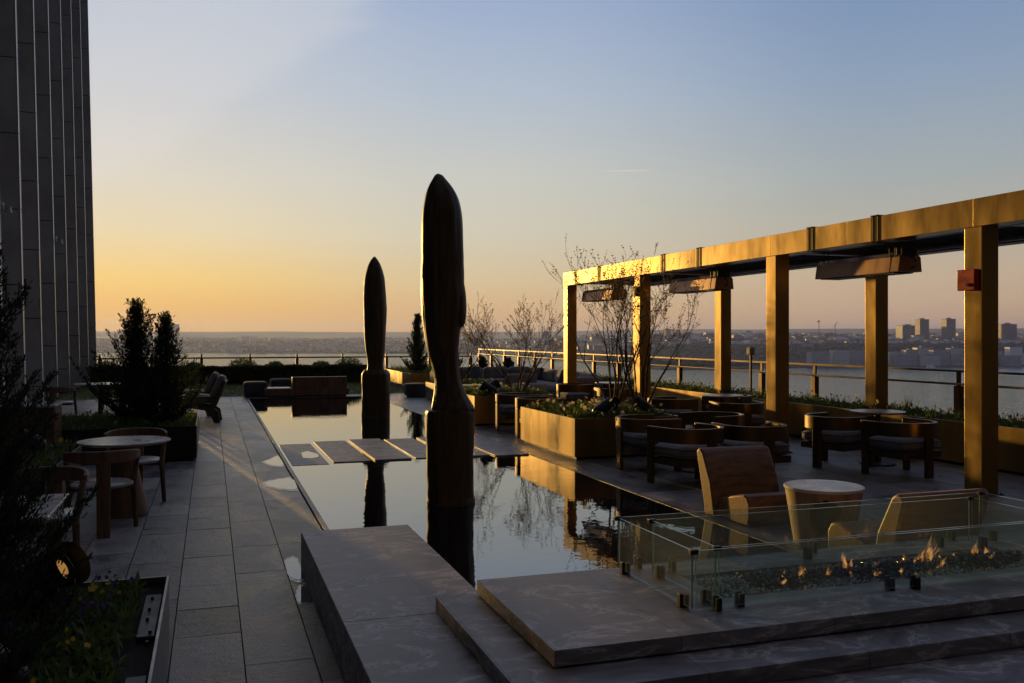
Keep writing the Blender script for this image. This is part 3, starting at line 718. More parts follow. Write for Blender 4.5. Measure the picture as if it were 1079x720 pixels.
planter(5.05, 6.75, 12.25, 14.68, .6, M['brass'], 'brass planter box with brightly sunlit long side beside the pool')
bed('flower_bed', 'white flowers and dark leaves in the brightly sunlit brass planter', 5.1, 6.7, 12.3, 14.6, .53, 4200, ['white'], 130, .06, .24, fr=.035)
planter(5.05, 6.75, 17.55, 20.3, .6, M['brass'], 'brass planter box just right of the near sculpture')
bed('flower_bed', 'white flowers and leaves in the planter right of the near sculpture', 5.1, 6.7, 17.6, 20.2, .53, 4200, ['white'], 130, .06, .24, fr=.035)
planter(5.9, 7.6, 23.4, 25.6, .5, PB, 'dark planter in front of the grey corner sofa')
bed('flower_bed', 'leafy bed in front of the grey corner sofa', 5.95, 7.5, 23.5, 25.5, .43, 1800, ['white'], 50, .06, .28, fr=.035)
bare_tree(6.30, 13.6, .55, 2.6, 'tallest bare shrub tree left of the third pergola post, in the sunlit planter', 31, 8, .5)
bare_tree(6.58, 13.2, .55, 2.7, 'bare shrub tree with crossing stems right in front of a sunlit pergola post', 35, 8, .42)
bare_tree(6.25, 18.3, .55, 2.2, 'wide bare shrub tree rising above the second planter', 41, 12, .85)
bare_tree(6.7, 24.4, .45, 2.2, 'small distant bare shrub tree in front of the grey corner sofa', 47, 8, .7)
spotlight(5.95, 13.0, .50, radians(20), 'round grey spotlight at the left of the sunlit planter bed', .85)
spotlight(6.45, 12.75, .50, radians(-100), 'black box like spotlight at the right of the sunlit planter bed', .85)
spotlight(5.6, 12.6, .48, radians(100), 'dark spotlight low in the leaves near the lit planter side', .9)
spotlight(5.7, 18.6, .5, radians(100), 'dark spotlight in the planter right of the near sculpture', 1)
spotlight(5.5, 17.9, .5, radians(-100), 'small dark spotlight by the rim of the second planter', 1)

planter(9.95, 10.95, 2.5, 27.5, .61, M['brass'], 'very long low brass planter wall along the river side railing')
mb = None
bed('flower_bed', 'tufty green planting with pale flowers along the river side railing', 10.0, 10.9, 3, 27.3, .54, 9000, ['white'], 330, .05, .27, fr=.03, w=.03, clump=1.4)
planter(6.72, 9.0, 31.6, 37.0, .5, M['brass'], 'far brass planter with lit side behind the far sculpture')
bed('flower_bed', 'leafy bed in the far lit planter', 6.8, 8.9, 31.7, 36.9, .43, 2200, ['leaf'], 0, .06, .3, w=.05)
juniper(7.2, 32.6, .43, 2.15, .62, 'far dark juniper between the two sculptures', 51, 600, .09, .022, .0, .9)
for i, (x, y, h_) in enumerate(((8.4, 32.2, .8), (9.2, 31.0, .75), (10.0, 30.4, .7))):
    juniper(x, y, .3 if i else .43, h_, .5, ['low round evergreen just right of the near sculpture', 'low evergreen behind the left end of the grey sofa', 'low evergreen near the corner of the river railing'][i], 60+i, 260, .08, .03, .0, 1)
# hedge and its tufts
mb = MB(); mb.box(-4.1, 6.2, 35.55, 36.5, 0, .62)
for i in range(16000):
    x = R.uniform(-4.15, 6.25); s_ = R.random()
    if s_ < .5: p = Vector((x, 35.55, R.uniform(0, .64)))
    else: p = Vector((x, R.uniform(35.5, 36.5), .62))
    k = .5+.5*noise.noise(Vector((x*1.1, 3, 8)))
    mb.leafq(p, Vector((R.uniform(-1,1), R.uniform(-1,.1), R.uniform(0,1))), .04, R.uniform(.05, .09)+(.16*k**2 if s_ > .5 else 0))
tag(mb.build('hedge', M['hedge'], recalc=False), 'long low dark hedge in front of the far glass railing', 'hedge')
for i, (x, r0) in enumerate(((-3.7,.5),(-.6,.42),(1.2,.62),(2.4,.42),(4.2,.42),(5.3,.62))):
    mb = MB()
    for k in range(1400):
        v = Vector((R.gauss(0,1), R.gauss(0,1), R.gauss(0,1))).normalized()*r0*R.random()**.4; v.z = abs(v.z)*.75
        mb.leafq(v, Vector((R.uniform(-1,1), R.uniform(-1,1), R.uniform(0,1.5))), .03, .09)
    o = mb.build('shrub', M['leaf'], recalc=False, loc=(x, 36.8, .5))
    where = ['at the foot of the stone facade','right of the twin junipers','above the brown bench, left','above the brown bench','left of the far sculpture','touching the left side of the far sculpture'][i]
    tag(o, 'small green shrub above the hedge '+where, 'shrub', 'shrubs behind the hedge')
    # trunk inside
bed('ground_cover', 'mixed low green ground cover between hedge and far railing', -4.1, 11.5, 36.6, 39.2, -.01, 5000, ['leaf'], 0, .1, .5, w=.05, clump=.9)

# ------------------------------------------------------------------ railings
def railing(p0, p1, n, ztop, ztube, label, capw=.07, caph=.018, tr_=.019):
    a, b_ = Vector((*p0, 0)), Vector((*p1, 0)); d = (b_-a).normalized(); L = (b_-a).length; nrm = Vector((-d.y, d.x, 0))
    ang = atan2(d.y, d.x); r = empty('railing', a, label, 'railing', rz=ang)
    s_ = L/n
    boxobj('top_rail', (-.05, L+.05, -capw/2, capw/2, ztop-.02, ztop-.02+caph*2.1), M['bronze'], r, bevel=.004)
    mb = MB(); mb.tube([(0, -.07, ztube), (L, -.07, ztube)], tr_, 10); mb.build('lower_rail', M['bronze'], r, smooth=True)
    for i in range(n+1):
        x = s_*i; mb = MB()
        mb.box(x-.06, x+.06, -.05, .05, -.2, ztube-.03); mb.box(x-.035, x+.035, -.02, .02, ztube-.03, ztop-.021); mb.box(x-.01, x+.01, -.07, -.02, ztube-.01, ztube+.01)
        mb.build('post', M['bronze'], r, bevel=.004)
        if i < n:
            mb = MB(); mb.box(x+.07, x+s_-.07, .022, .034, .02, ztop-.03); mb.build('glass_panel', M['railglass'], r)
    return r
railing((11.6, 39.5), (11.6, 2.45), 20, 1.24, 1.03, 'bronze and glass railing along the river side behind the pergola')
railing((-4.2, 39.5), (11.2, 39.5), 8, 1.10, .92, 'bronze and glass railing across the far end behind the hedge', .016, .006, .032)

# ------------------------------------------------------------------ furniture
def tub_chair():
    r = empty('tub_chair', (0,0,0), '', 'chair', 'curved bronze and wood tub chairs with grey seats')
    path = []
    hw = .39
    path.append((-hw, .34)); path.append((-hw, .02))
    for k in range(1, 16): a = pi+pi*k/16; path.append((hw*cos(a), .02+.40*sin(a)))
    path.append((hw, .02)); path.append((hw, .34))
    P = [Vector((x, y, 0)) for x, y in path]; T = .045
    mb = MB(); rows = []
    for i, p in enumerate(P):
        t = (P[min(i+1, len(P)-1)]-P[max(0, i-1)]).normalized(); n_ = Vector((-t.y, t.x, 0))*T/2
        rows.append([mb.bm.verts.new(p+n_+Vector((0,0,.52))), mb.bm.verts.new(p-n_+Vector((0,0,.52))), mb.bm.verts.new(p-n_+Vector((0,0,.70))), mb.bm.verts.new(p+n_+Vector((0,0,.70)))])
    for i in range(len(rows)-1):
        for k in range(4): mb.bm.faces.new((rows[i][k], rows[i][(k+1)%4], rows[i+1][(k+1)%4], rows[i+1][k]))
    mb.bm.faces.new(rows[0]); mb.bm.faces.new(rows[-1][::-1])
    mb.build('backrest', M['brass2'], r, bevel=.006, smooth=True)
    boxobj('leg', (-.065, .065, -.405, -.36, 0, .519), M['brass2'], r, bevel=.005)
    for sx in (-1, 1):
        x0, x1 = sorted((sx*(hw+.02), sx*(hw-.025)))
        boxobj('leg', (x0, x1, .24, .335, 0, .519), M['brass2'], r, bevel=.005)
    mb = MB(); mb.box(-.355, .355, -.29, .33, .24, .325); mb.build('seat_frame', M['darkwood'], r, bevel=.006)
    mb = MB(); mb.cushion(-.355, .355, -.30, .33, .328, .48, .065, .035); cu = mb.build('cushion', M['cushion'], r, smooth='all')
    for zz_ in (.372, .445):
        mb = MB(); pp = []
        for (cx_, cy_, a0_) in ((.292, .267, 0), (-.292, .267, 90), (-.292, -.237, 180), (.292, -.237, 270)):
            for q_ in range(5): aa_ = radians(a0_+22.5*q_); pp.append((cx_+.064*cos(aa_), cy_+.064*sin(aa_), zz_))
        pp.append(pp[0]); mb.tube(pp, .006, 5, cap=False); mb.build('piping', M['darkcushion'], cu)
    return r
M['brass2'] = brass_mat('bronzed_chair_band', (.16, .10, .045), .36)
c0 = tub_chair()
chairs = [(5.60,9.86,12,'tub chair nearest the pool in the front row, left of the timber lounger'),
          (6.50,9.86,-4,'tub chair directly behind the timber lounge chair'),
          (5.66,11.2,-90,'tub chair touching the end of the sunlit planter'),
          (6.85,11.35,100,'tub chair half hidden behind the front two tub chairs'),
          (8.32,10.62,-75,'tub chair left of the round table by the two nearest posts'),
          (8.62,9.62,8,'tub chair with its back to the camera between the two nearest posts'),
          (7.85,14.55,-90,'tub chair left of the pale round table seen beyond the sunlit planter'),
          (8.45,13.25,-12,'tub chair just left of the second nearest post'),
          (5.60,15.35,-90,'tub chair just behind the far end of the sunlit planter'),
          (5.60,16.55,-90,'tub chair between the two brass planters beside the pool'),
          (8.05,19.6,-90,'far tub chair left of the farthest round table'),
          (8.30,17.75,-5,'tub chair in front of the farthest round table, behind bare branches'),
          (9.30,14.9,120,'tub chair on the far side of the middle round table, near the river')]
for i, (x, y, a, lb) in enumerate(chairs):
    o = c0 if i == 0 else copy_tree(c0)
    o.location = (x, y, 0); o.rotation_euler.z = radians(a); o['label'] = lb
def round_table(x, y, r0, z, label, top='paletop', group='round pedestal tables', ped=None):
    r = empty('round_table', (x, y, 0), label, 'table', group)
    mb = MB(); mb.lathe([(r0*.9, z-.03), (r0, z-.012), (r0, z)], 48); mb.build('tabletop', M[top], r, smooth=True)
    mb = MB(); mb.lathe(ped or [(.24, 0), (.24, .02), (.05, .05), (.04, z-.06), (.12, z-.031)], 24); mb.build('pedestal', M['wood'] if ped else M['black'], r, smooth=True)
    return r
round_table(8.95, 10.5, .37, .75, 'pale round table between two tub chairs near the river side posts')
round_table(8.70, 14.2, .38, .755, 'pale round table just beyond the sunlit planter')
round_table(8.70, 18.9, .38, .755, 'farthest pale round table behind the bare branches')
round_table(6.22, 10.72, .22, .45, 'small low table between the tub chairs beside the planter')
round_table(6.15, 21.3, .36, .62, 'pale low round table behind the second planter')
lp = [(.235, 0), (.235, .015), (.225, .06), (.10, .62), (.16, .722)]
round_table(-.83, 9.95, .44, .75, 'pale round table with wooden cone base beside the walkway at left', ped=lp)
round_table(-2.35, 22.2, .55, .75, 'far pale round table at the foot of the facade, left of the junipers')

def side_chair():
    r = empty('dining_chair', (0,0,0), '', 'chair', 'wooden dining chairs at the left')
    def band(z0, z1, rx, ry, a0, a1, T, nm):
        mb = MB(); rows = []; n_ = 22
        for i in range(n_+1):
            a = radians(a0+(a1-a0)*i/n_); t = abs(i/n_-.5)*2; zt = z1-.035*t**3; zb = z0+.03*t**2
            c_, s_ = cos(a), sin(a)
            rows.append([mb.bm.verts.new((c_*(rx-T/2), s_*(ry-T/2), zb)), mb.bm.verts.new((c_*(rx+T/2), s_*(ry+T/2), zb)), mb.bm.verts.new((c_*(rx+T/2), s_*(ry+T/2), zt)), mb.bm.verts.new((c_*(rx-T/2), s_*(ry-T/2), zt))])
        for i in range(n_):
            for k in range(4): mb.bm.faces.new((rows[i][k], rows[i][(k+1)%4], rows[i+1][(k+1)%4], rows[i+1][k]))
        mb.bm.faces.new(rows[0]); mb.bm.faces.new(rows[-1][::-1]); mb.build(nm, M['wood'], r, bevel=.008, smooth=True)
    band(.66, .775, .31, .29, 180, 360, .035, 'backrest')
    mb = MB(); mb.prism([(-.055,0),(.055,0),(.06,.68),(-.06,.68)], 'y', -.32, -.275); mb.build('leg', M['wood'], r, bevel=.006)
    for s_ in (-1, 1):
        mb = MB(); mb.tube([(s_*.30, .13, 0), (s_*.27, .08, .42), (s_*.30, -.01, .7)], [.019, .024, .022], 10, sx=1.2); mb.build('leg', M['wood'], r, smooth=True)
    mb = MB(); mb.lathe([(.20, .42), (.265, .43), (.27, .45), (.25, .462)], 32); mb.build('seat', M['paletop'], r, smooth=True)
    mb = MB(); mb.box(-.26, .26, -.02, .02, .385, .42); mb.box(-.025, .025, -.28, .1, .385, .418); mb.build('seat_rail', M['wood'], r, bevel=.004)
    return r
d0 = side_chair(); d0.location = (-.95, 9.12, 0); d0['label'] = 'wooden chair with its back to the camera in front of the left round table'; d0.rotation_euler.z = radians(8)
for (x, y, a, lb) in ((-.78, 10.72, 180, 'wooden chair on the far side of the left round table'),
                      (-1.22, 7.66, 170, 'wooden chair behind the square table at the left edge'),
                      (-2.95, 20.7, -20, 'reddish wooden chair by the far table at the foot of the facade'),
                      (-1.9, 21.2, 20, 'wooden chair partly hidden behind the twin junipers')):
    o = copy_tree(d0); o.location = (x, y, 0); o.rotation_euler.z = radians(a); o['label'] = lb
r = empty('square_table', (-1.35, 6.28, 0), 'square pale topped table half hidden behind the big left juniper', 'table')
boxobj('tabletop', (-.45, .45, -.42, .42, .728, .75), M['paletop'], r, bevel=.004); mb = MB(); mb.lathe([(.22, 0), (.22, .02), (.05, .05), (.045, .727)], 20); mb.build('pedestal', M['black'], r, smooth=True)
r = empty('cabinet', (-2.9, 13.3, 0), 'brown wooden service cabinet with golden lit edge against the planter', 'cabinet')
mb = MB(); mb.box(-1.1, .92, 0, .55, .06, .86); mb.build('body', M['wood'], r, bevel=.004)
boxobj('top', (-1.12, .95, -.02, .57, .862, .89), M['paletop'], r, bevel=.004)
boxobj('lit_side_panel', (.922, .945, -.01, .56, .05, .86), M['heater'], r); boxobj('plinth', (-1.05, .9, .02, .53, 0, .059), M['black'], r)  # copper-toned side carries the golden light on that edge in its colour
for x in (-1.0, -.04): boxobj('door', (x, x+.93, -.018, -.002, .1, .83), M['wood'], r, bevel=.003)

# deep slung lounge chairs at the left, facing the facade
def sling():
    r = empty('lounge_chair', (0,0,0), '', 'lounge chair', 'deep lounge chairs left of the walkway')
    for s_ in (-.36, .31):
        mb = MB(); mb.prism([(-.55,0),(-.49,0),(-.42,.34),(.12,.24),(.2,0),(.34,0),(.30,.24),(.22,.30),(.46,.86),(.39,.88),(.12,.34),(-.48,.42)], 'y', s_, s_+.05); mb.build('side_frame', M['darkwood'], r, bevel=.004)
        mb = MB(); mb.box(-.45, .26, s_-.01, s_+.06, .52, .55); mb.box(-.45, -.40, s_, s_+.05, .36, .519); mb.build('armrest', M['darkwood'], r, bevel=.004)
    mb = MB(); mb.prism([(.14,.34),(.19,.32),(.46,.86),(.41,.88)], 'y', -.309, .309); mb.build('back_panel', M['wood'], r)
    mb = MB(); mb.cushion(-.52, .14, -.3, .3, .40, .56, .07, .03); mb.build('seat_cushion', M['cushion'], r, smooth='all')
    mb = MB(); mb.cushion(-.08, .08, -.3, .3, 0, .60, .06, 0); o = mb.build('back_cushion', M['cushion'], r, smooth='all'); o.location = (.14, 0, .42); o.rotation_euler = (0, radians(24), 0)
    return r
l0 = sling(); l0.location = (-.12, 20.3, 0); l0.rotation_euler.z = radians(-4); l0['label'] = 'nearer deep wooden lounge chair with grey cushions by the walkway'
l1 = copy_tree(l0); l1.location = (-.25, 22.0, 0); l1['label'] = 'farther lounge chair with pale lit back, beyond the nearer one'

# timber lounge chairs by the fire
def timber():
    r = empty('timber_lounger', (0,0,0), '', 'lounge chair', 'carved timber lounge chairs by the fire')
    # local: front = -Y ; backrest leans back (+Y)
    mb = MB()
    pts = [(.02,0),(.22,0),(.24,.12),(.38,.60),(.37,.63),(.34,.655),(.29,.65),(.25,.62),(.10,.34)]
    mb.prism(pts, 'x', -.40, .40); mb.build('backrest', M['loungewood'], r, bevel=.02, smooth=True)
    mb = MB()
    pts = [(-.50,0),(.0,0),(.03,.16),(.0,.20),(-.2,.25),(-.42,.30),(-.49,.285),(-.53,.22),(-.53,.08)]
    mb.prism(pts, 'x', -.36, .36); mb.build('seat', M['loungewood'], r, bevel=.02, smooth=True)
    return r
t0 = timber(); t0.location = (5.17, 7.9, 0); t0['label'] = 'timber lounge chair facing the fire, in front of the tub chairs'
t1 = copy_tree(t0); t1.location = (5.15, 5.68, 0); t1.rotation_euler.z = pi; t1['label'] = 'timber lounge chair seen through the fire glass, back to the camera'
t1.scale.x = 1.0
r = empty('drum_table', (5.07, 6.62, 0), 'round white topped table with arched wooden drum base between the timber loungers', 'table')
mb = MB(); mb.lathe([(.325, .475), (.335, .485), (.335, .50), (.33, .505)], 56); mb.build('tabletop', M['marble'], r, smooth=True)
mb = MB(); seg = 120; zs = [.474*i_/30 for i_ in range(31)]
V = {}
for j, z in enumerate(zs):
    for k in range(seg): rr_ = .25+.075*z/.474; V[j, k] = (rr_*cos(2*pi*k/seg), rr_*sin(2*pi*k/seg), z)
vd = {}
def gv(j, k, inner):
    k %= seg; key = (j, k, inner)
    if key not in vd:
        x, y, z = V[j, k]; q = .86 if inner else 1; vd[key] = mb.bm.verts.new((x*q, y*q, z))
    return vd[key]
def openq(j, k):
    a = (2*pi*(k+.5)/seg) % (2*pi); zc = (zs[j]+zs[j+1])/2
    for ca in (radians(236),):
        da = (a-ca+pi) % (2*pi)-pi
        if (da*.29/.15)**2+((zc-.27)/.15)**2 < 1: return True
    return False
for j in range(len(zs)-1):
    for k in range(seg):
        if openq(j, k): continue
        mb.bm.faces.new((gv(j,k,0), gv(j,k+1,0), gv(j+1,k+1,0), gv(j+1,k,0))); mb.bm.faces.new((gv(j,k,1), gv(j+1,k,1), gv(j+1,k+1,1), gv(j,k+1,1))).material_index = 1
        if openq(j, k-1): mb.bm.faces.new((gv(j,k,0), gv(j+1,k,0), gv(j+1,k,1), gv(j,k,1)))
        if openq(j, (k+1) % seg): mb.bm.faces.new((gv(j,k+1,0), gv(j,k+1,1), gv(j+1,k+1,1), gv(j+1,k+1,0)))
        if j > 0 and openq(j-1, k): mb.bm.faces.new((gv(j,k,0), gv(j,k,1), gv(j,k+1,1), gv(j,k+1,0)))
mb.build('drum_base', [M['drumwood'], M['joint_and_shade']], r, smooth=True)  # inner wall is black: shade inside the drum put into its colour

# far bench with backrest and ottomans
r = empty('platform_bench', (2.7, 28.2, 0), 'brown wooden bench with high back at the far end of the pool', 'bench')
child_world(boxobj('platform', (1.5, 3.98, 27.52, 28.4, .05, .24), M['wood'], bevel=.01), r)
child_world(boxobj('seat_pad', (1.52, 2.28, 27.54, 28.38, .243, .275), M['paletop'], bevel=.01), r)
child_world(boxobj('backrest', (2.3, 3.92, 27.535, 27.78, .243, .60), M['wood'], bevel=.012), r)
child_world(boxobj('plinth', (1.6, 3.9, 27.6, 28.3, .001, .049), M['black']), r)
r = empty('ottoman', (1.28, 28.2, 0), 'dark square ottoman at the left corner of the far pool end', 'ottoman', 'dark ottomans near the pool')
mb = MB(); mb.cushion(-.34, .34, -.3, .4, .06, .45, .06, .01); mb.build('cushion', M['darkcushion'], r, smooth='all'); boxobj('base', (-.3, .3, -.26, .36, 0, .06), M['black'], r)
r2 = copy_tree(r); r2.location = (2.15, 29.9, 0); r2['label'] = 'dark ottoman behind the left end of the brown bench'
r = empty('round_ottoman', (5.85, 26.6, 0), 'dark round ottoman right of the far sculpture', 'ottoman')
mb = MB(); mb.lathe([(.28, .04), (.36, .06), (.375, .12), (.375, .34), (.35, .40), (.2, .415)], 40); mb.build('cushion', M['darkcushion'], r, smooth=True); mb = MB(); mb.lathe([(.3, 0), (.3, .04)], 24); mb.build('base', M['black'], r)

# corner sofa
r = empty('corner_sofa', (8.6, 27.5, 0), 'large grey L shaped sofa in front of the river railing corner', 'sofa')
def sw(name, dims, mat='cushion', rd=.07, pf=.02):
    mb = MB(); mb.cushion(*dims, rd, pf); child_world(mb.build(name, M[mat], smooth='all'), r)
sx = [6.6, 7.45, 8.3, 9.15]
child_world(boxobj('frame', (6.55, 9.95, 27.0, 28.0, .05, .26), M['blackplanter'], bevel=.01), r)
child_world(boxobj('frame', (9.0, 9.93, 22.2, 26.997, .05, .26), M['blackplanter'], bevel=.01), r)
for a in sx[:3]: sw('seat_cushion', (a+.01, a+.84, 27.02, 27.75, .262, .46)); sw('back_cushion', (a+.01, a+.84, 27.72, 27.98, .44, .82), rd=.09)
sw('seat_cushion', (9.16, 9.7, 27.02, 27.75, .262, .46)); sw('back_cushion', (9.16, 9.92, 27.72, 27.98, .44, .82), rd=.09)
yy = 22.3
for k in range(5): sw('seat_cushion', (9.02, 9.68, yy+.94*k+.01, yy+.94*k+.93, .262, .46)); sw('back_cushion', (9.66, 9.92, yy+.94*k+.01, yy+.94*k+.93, .44, .80), rd=.09)
sw('armrest', (6.56, 6.8, 27.0, 27.98, .2, .72)); sw('armrest', (9.0, 9.9, 22.02, 22.28, .2, .72))
for i, (x, y, m_) in enumerate(((6.95,27.5,'darkcushion'),(7.9,27.5,'bluecushion'),(9.5,26.0,'darkcushion'),(9.45,24.0,'bluecushion'))):
    mb = MB(); mb.cushion(-.22, .22, -.07, .07, -.2, .2, .065, 0); o = mb.build('throw_pillow', M[m_], smooth='all', loc=(x, y, .67)); o.rotation_euler = (radians(-20), 0, radians([0,5,-80,-95][i]))
    tag(o, ['charcoal throw pillow at the left end of the grey sofa','navy throw pillow on the far run of the grey sofa','charcoal throw pillow near the corner of the grey sofa','navy throw pillow on the river side run of the grey sofa'][i], 'pillow', 'throw pillows on the sofa')
r = empty('low_sofa', (8.15, 23.3, 0), 'grey lounge seat block left of the farthest pergola post', 'sofa')
mb = MB(); mb.cushion(-.45, .45, -.4, .4, .24, .52, .09, .02); mb.build('seat_cushion', M['cushion'], r, smooth='all'); mb = MB(); mb.cushion(-.45, .45, .26, .42, .45, .78, .07, .0); mb.build('back_cushion', M['cushion'], r, smooth='all'); boxobj('frame', (-.44, .44, -.4, .4, .04, .238), M['blackplanter'], r)

# ------------------------------------------------------------------ tower at left
tw = empty('tower', (-8, 40, 0), 'tall grey stone tower facade with vertical fins along the left edge', 'building')
LEAN = .0225
def lean(mb):
    for v in mb.bm.verts: v.co.x -= LEAN*max(0, v.co.z)
mb = MB(); mb.box(-26, -5.05, -18, 40.0, -.3, 75); lean(mb); child_world(mb.build('wall', M['facade']), tw)
ypos = [39.9-2.45*i for i in range(18)]
for i, y in enumerate(ypos):
    mb = MB(); off = (i*0.77) % 1.85; z = 0.0; zz = [0.0]+[off+.3+1.85*k for k in range(30) if off+.3+1.85*k > .4]
    zz = zz[:18]+[60]
    for a, b_ in zip(zz[:-1], zz[1:]):
        mb.mi = 0; mb.box(-5.045, -4.34, y-.42, y-.002, a+.011, b_-.011)
        mb.mi = 1; mb.box(-4.337, -4.30, y-.42, y-.32, a+.011, b_-.011)
    mb.mi = 2; mb.box(-5.04, -4.36, y-.405, y-.02, 0, 60)
    lean(mb); child_world(mb.build('fin', [M['facade'], M['facade_edge'], M['joint_and_shade']]), tw)
    if i < 17:
        for k in range(10):
            mb = MB(); mb.box(-5.048, -5.03, y-2.44, y-.43, .4+3.9*k, 3.9+3.9*k); lean(mb)
            child_world(mb.build('window', M['window']), tw)
for i, (y, z) in enumerate(((23.0, 4.75), (30.4, 4.77))):
    r = empty('wall_light', (-4.75-LEAN*z, y, z), ['upper right small white fixture on the tower facade','small white fixture on the tower facade at the left edge'][1-i], 'wall light', 'white fixtures on the facade')
    mb = MB(); mb.tube([(-.3,0,0),(.38,-.1,0)], .025, 8); mb.build('arm', M['paletop'], r)
    mb = MB(); mb.tube([(.38,-.1,.07),(.38,-.1,-.10)], [.07,.09], 14); mb.tube([(.54,-.12,-.02),(.54,-.12,-.16)], [.06,.08], 14); mb.box(.36,.56,-.13,-.1,-.04,.0); mb.build('head', M['paletop'], r, smooth=True)
for i, k in enumerate((7, 6, 5)):
    y = ypos[k]; r = empty('slim_sconce', (-4.7-LEAN*2.95, y-.46, 2.6), ['slim dark sconce on the leftmost visible fin','slim dark sconce on the second visible fin','slim dark sconce on the third visible fin'][i], 'wall light', 'slim sconces on the facade fins')
    boxobj('housing', (0, .06, -.06, .035, 0, .75), M['black'], r, bevel=.004); boxobj('diffuser', (.01, .05, -.068, -.061, .05, .7), M['glassedge'], r)

nt_ = empty('added_dark_tower', (20, -45, -57), 'unseen dark tower added behind the viewer for dark reflections in the metal', 'building')  # unseen mass added behind the camera so metal faces reflect something dark
mb = MB(); mb.box(-22, 210, -75, -38, WZ_ if False else -57.4, 95); child_world(mb.build('wall', M['joint_and_shade']), nt_)
mb = MB()
for k in range(66): mb.box(-21+3.5*k, -18+3.5*k, -37.99, -37.9, -50, 93)
child_world(mb.build('dark_strips', M['dullstrip']), nt_)

# ------------------------------------------------------------------ river, land, town
WZ = -58.2
mb = MB(); bmesh.ops.create_grid(mb.bm, x_segments=1, y_segments=1, size=1)
for v in mb.bm.verts: v.co = Vector((v.co.x*15000, v.co.y*15000, WZ-6))
tag(mb.build('ground', M['soil']), kind='structure')
mb = MB(); bmesh.ops.create_grid(mb.bm, x_segments=1, y_segments=1, size=1)
for v in mb.bm.verts: v.co = Vector((v.co.x*6000+1000, 45+(v.co.y+1)*2600, WZ))
tag(mb.build('river', M['river']), kind='structure')
YAW = radians(18.433)
def azx(px): return atan2(px-539.5, 953)+YAW        # compass angle from +Y
shore = [(-1000,3200),(0,3260),(120,3280),(300,3300),(470,3200),(520,2900),(580,2300),(640,1850),(700,1620),(760,1640),(850,1740),(960,1780),(1040,1820),(1100,1830),(1300,1900),(2200,2200)]
def shore_r(px):   # horizontal range along the ray
    for (a, ra), (b_, rb) in zip(shore[:-1], shore[1:]):
        if a <= px <= b_: d = ra+(rb-ra)*(px-a)/(b_-a); break
    else: d = shore[0][1] if px < shore[0][0] else shore[-1][1]
    return d/cos(azx(px)-YAW)
def px_of(az): 
    t = az-YAW
    return 539.5+953*math.tan(max(-1.2, min(1.2, t)))
def land_z(az, r):
    px = px_of(az); e = r-shore_r(px); right = max(0, min(1, (px-560)/160))
    if e < 0: return WZ-4
    rise0, rise1, plat = (190, 420, 42) if right > .5 else (60, 900, 30)
    rise0 = 60+130*right; rise1 = 900-480*right; plat = 27+9*right
    z = WZ+2.0
    if e > rise0: t = min(1, (e-rise0)/(rise1-rise0)); z += plat*t*t*(3-2*t)
    z += (.007+.006*right)*max(0, min(2400, e-450))
    z += 5*noise.noise(Vector((az*14, r*.0012, 2)))*min(1, e/900)
    # far ridge
    rg = max(0, min(1, (r-6500)/2300)); 
    rz = 98+7*noise.noise(Vector((az*9, 1.1, 0)))+4*noise.noise(Vector((az*30, 4.1, 0)))
    if px > 680: rz += 6*min(1, (px-680)/60)*(.6+.6*noise.noise(Vector((az*16, 7, 3))))
    z += (rz-plat*.4)*rg*rg*(3-2*rg)*.72
    return z
mb = MB(); NA, NR = 260, 70; g = []
for i in range(NA+1):
    az = radians(-62+124*i/NA); row = []; s0 = shore_r(px_of(az))
    for j in range(NR+1):
        t = j/NR; e = -30+ (9800-s0+30)*t**1.7 if True else 0
        r_1 = s0+e; row.append(mb.bm.verts.new((sin(az)*r_1, cos(az)*r_1, land_z(az, r_1))))
    g.append(row)
for i in range(NA):
    for j in range(NR): mb.bm.faces.new((g[i][j], g[i+1][j], g[i+1][j+1], g[i][j+1]))
M['land'] = simple('far_land', (.05, .045, .035), .95, 0, var=.5, scale=.01, bstr=0)
tag(mb.build('hills', M['land'], smooth='all'), kind='structure')

# far woods as one mass of rough crowns
mb = MB()
def lump(mb, c, r, h):
    n1 = 5; top = mb.bm.verts.new(c+Vector((R.uniform(-.2,.2)*r, R.uniform(-.2,.2)*r, h))); lo = []; mid = []
    for k in range(n1):
        a = 2*pi*k/n1+R.random(); lo.append(mb.bm.verts.new(c+Vector((cos(a)*r*.8, sin(a)*r*.8, -1)))); mid.append(mb.bm.verts.new(c+Vector((cos(a)*r*R.uniform(.8,1.2), sin(a)*r*R.uniform(.8,1.2), h*R.uniform(.5,.75)))))
    for k in range(n1):
        mb.bm.faces.new((lo[k], lo[(k+1)%n1], mid[(k+1)%n1], mid[k])); mb.bm.faces.new((mid[k], mid[(k+1)%n1], top))
for i in range(11000):
    px = R.uniform(60, 1130); az = azx(px); right = px > 600
    e = (R.uniform(150, 430) if R.random() < .7 else R.uniform(520, 3000)) if right else R.uniform(30, 2700)
    r_1 = shore_r(px)+e
    c = Vector((sin(az)*r_1, cos(az)*r_1, land_z(az, r_1)))
    lump(mb, c, R.uniform(5, 12), R.uniform(4, 9))
M['woods'] = leaf_mat('winter_woods', (.018, .016, .012), (.038, .032, .022))
tag(mb.build('far_woods', M['woods'], recalc=False), 'dark leafless woods along the far river bank and slopes', 'woods', kind='stuff')

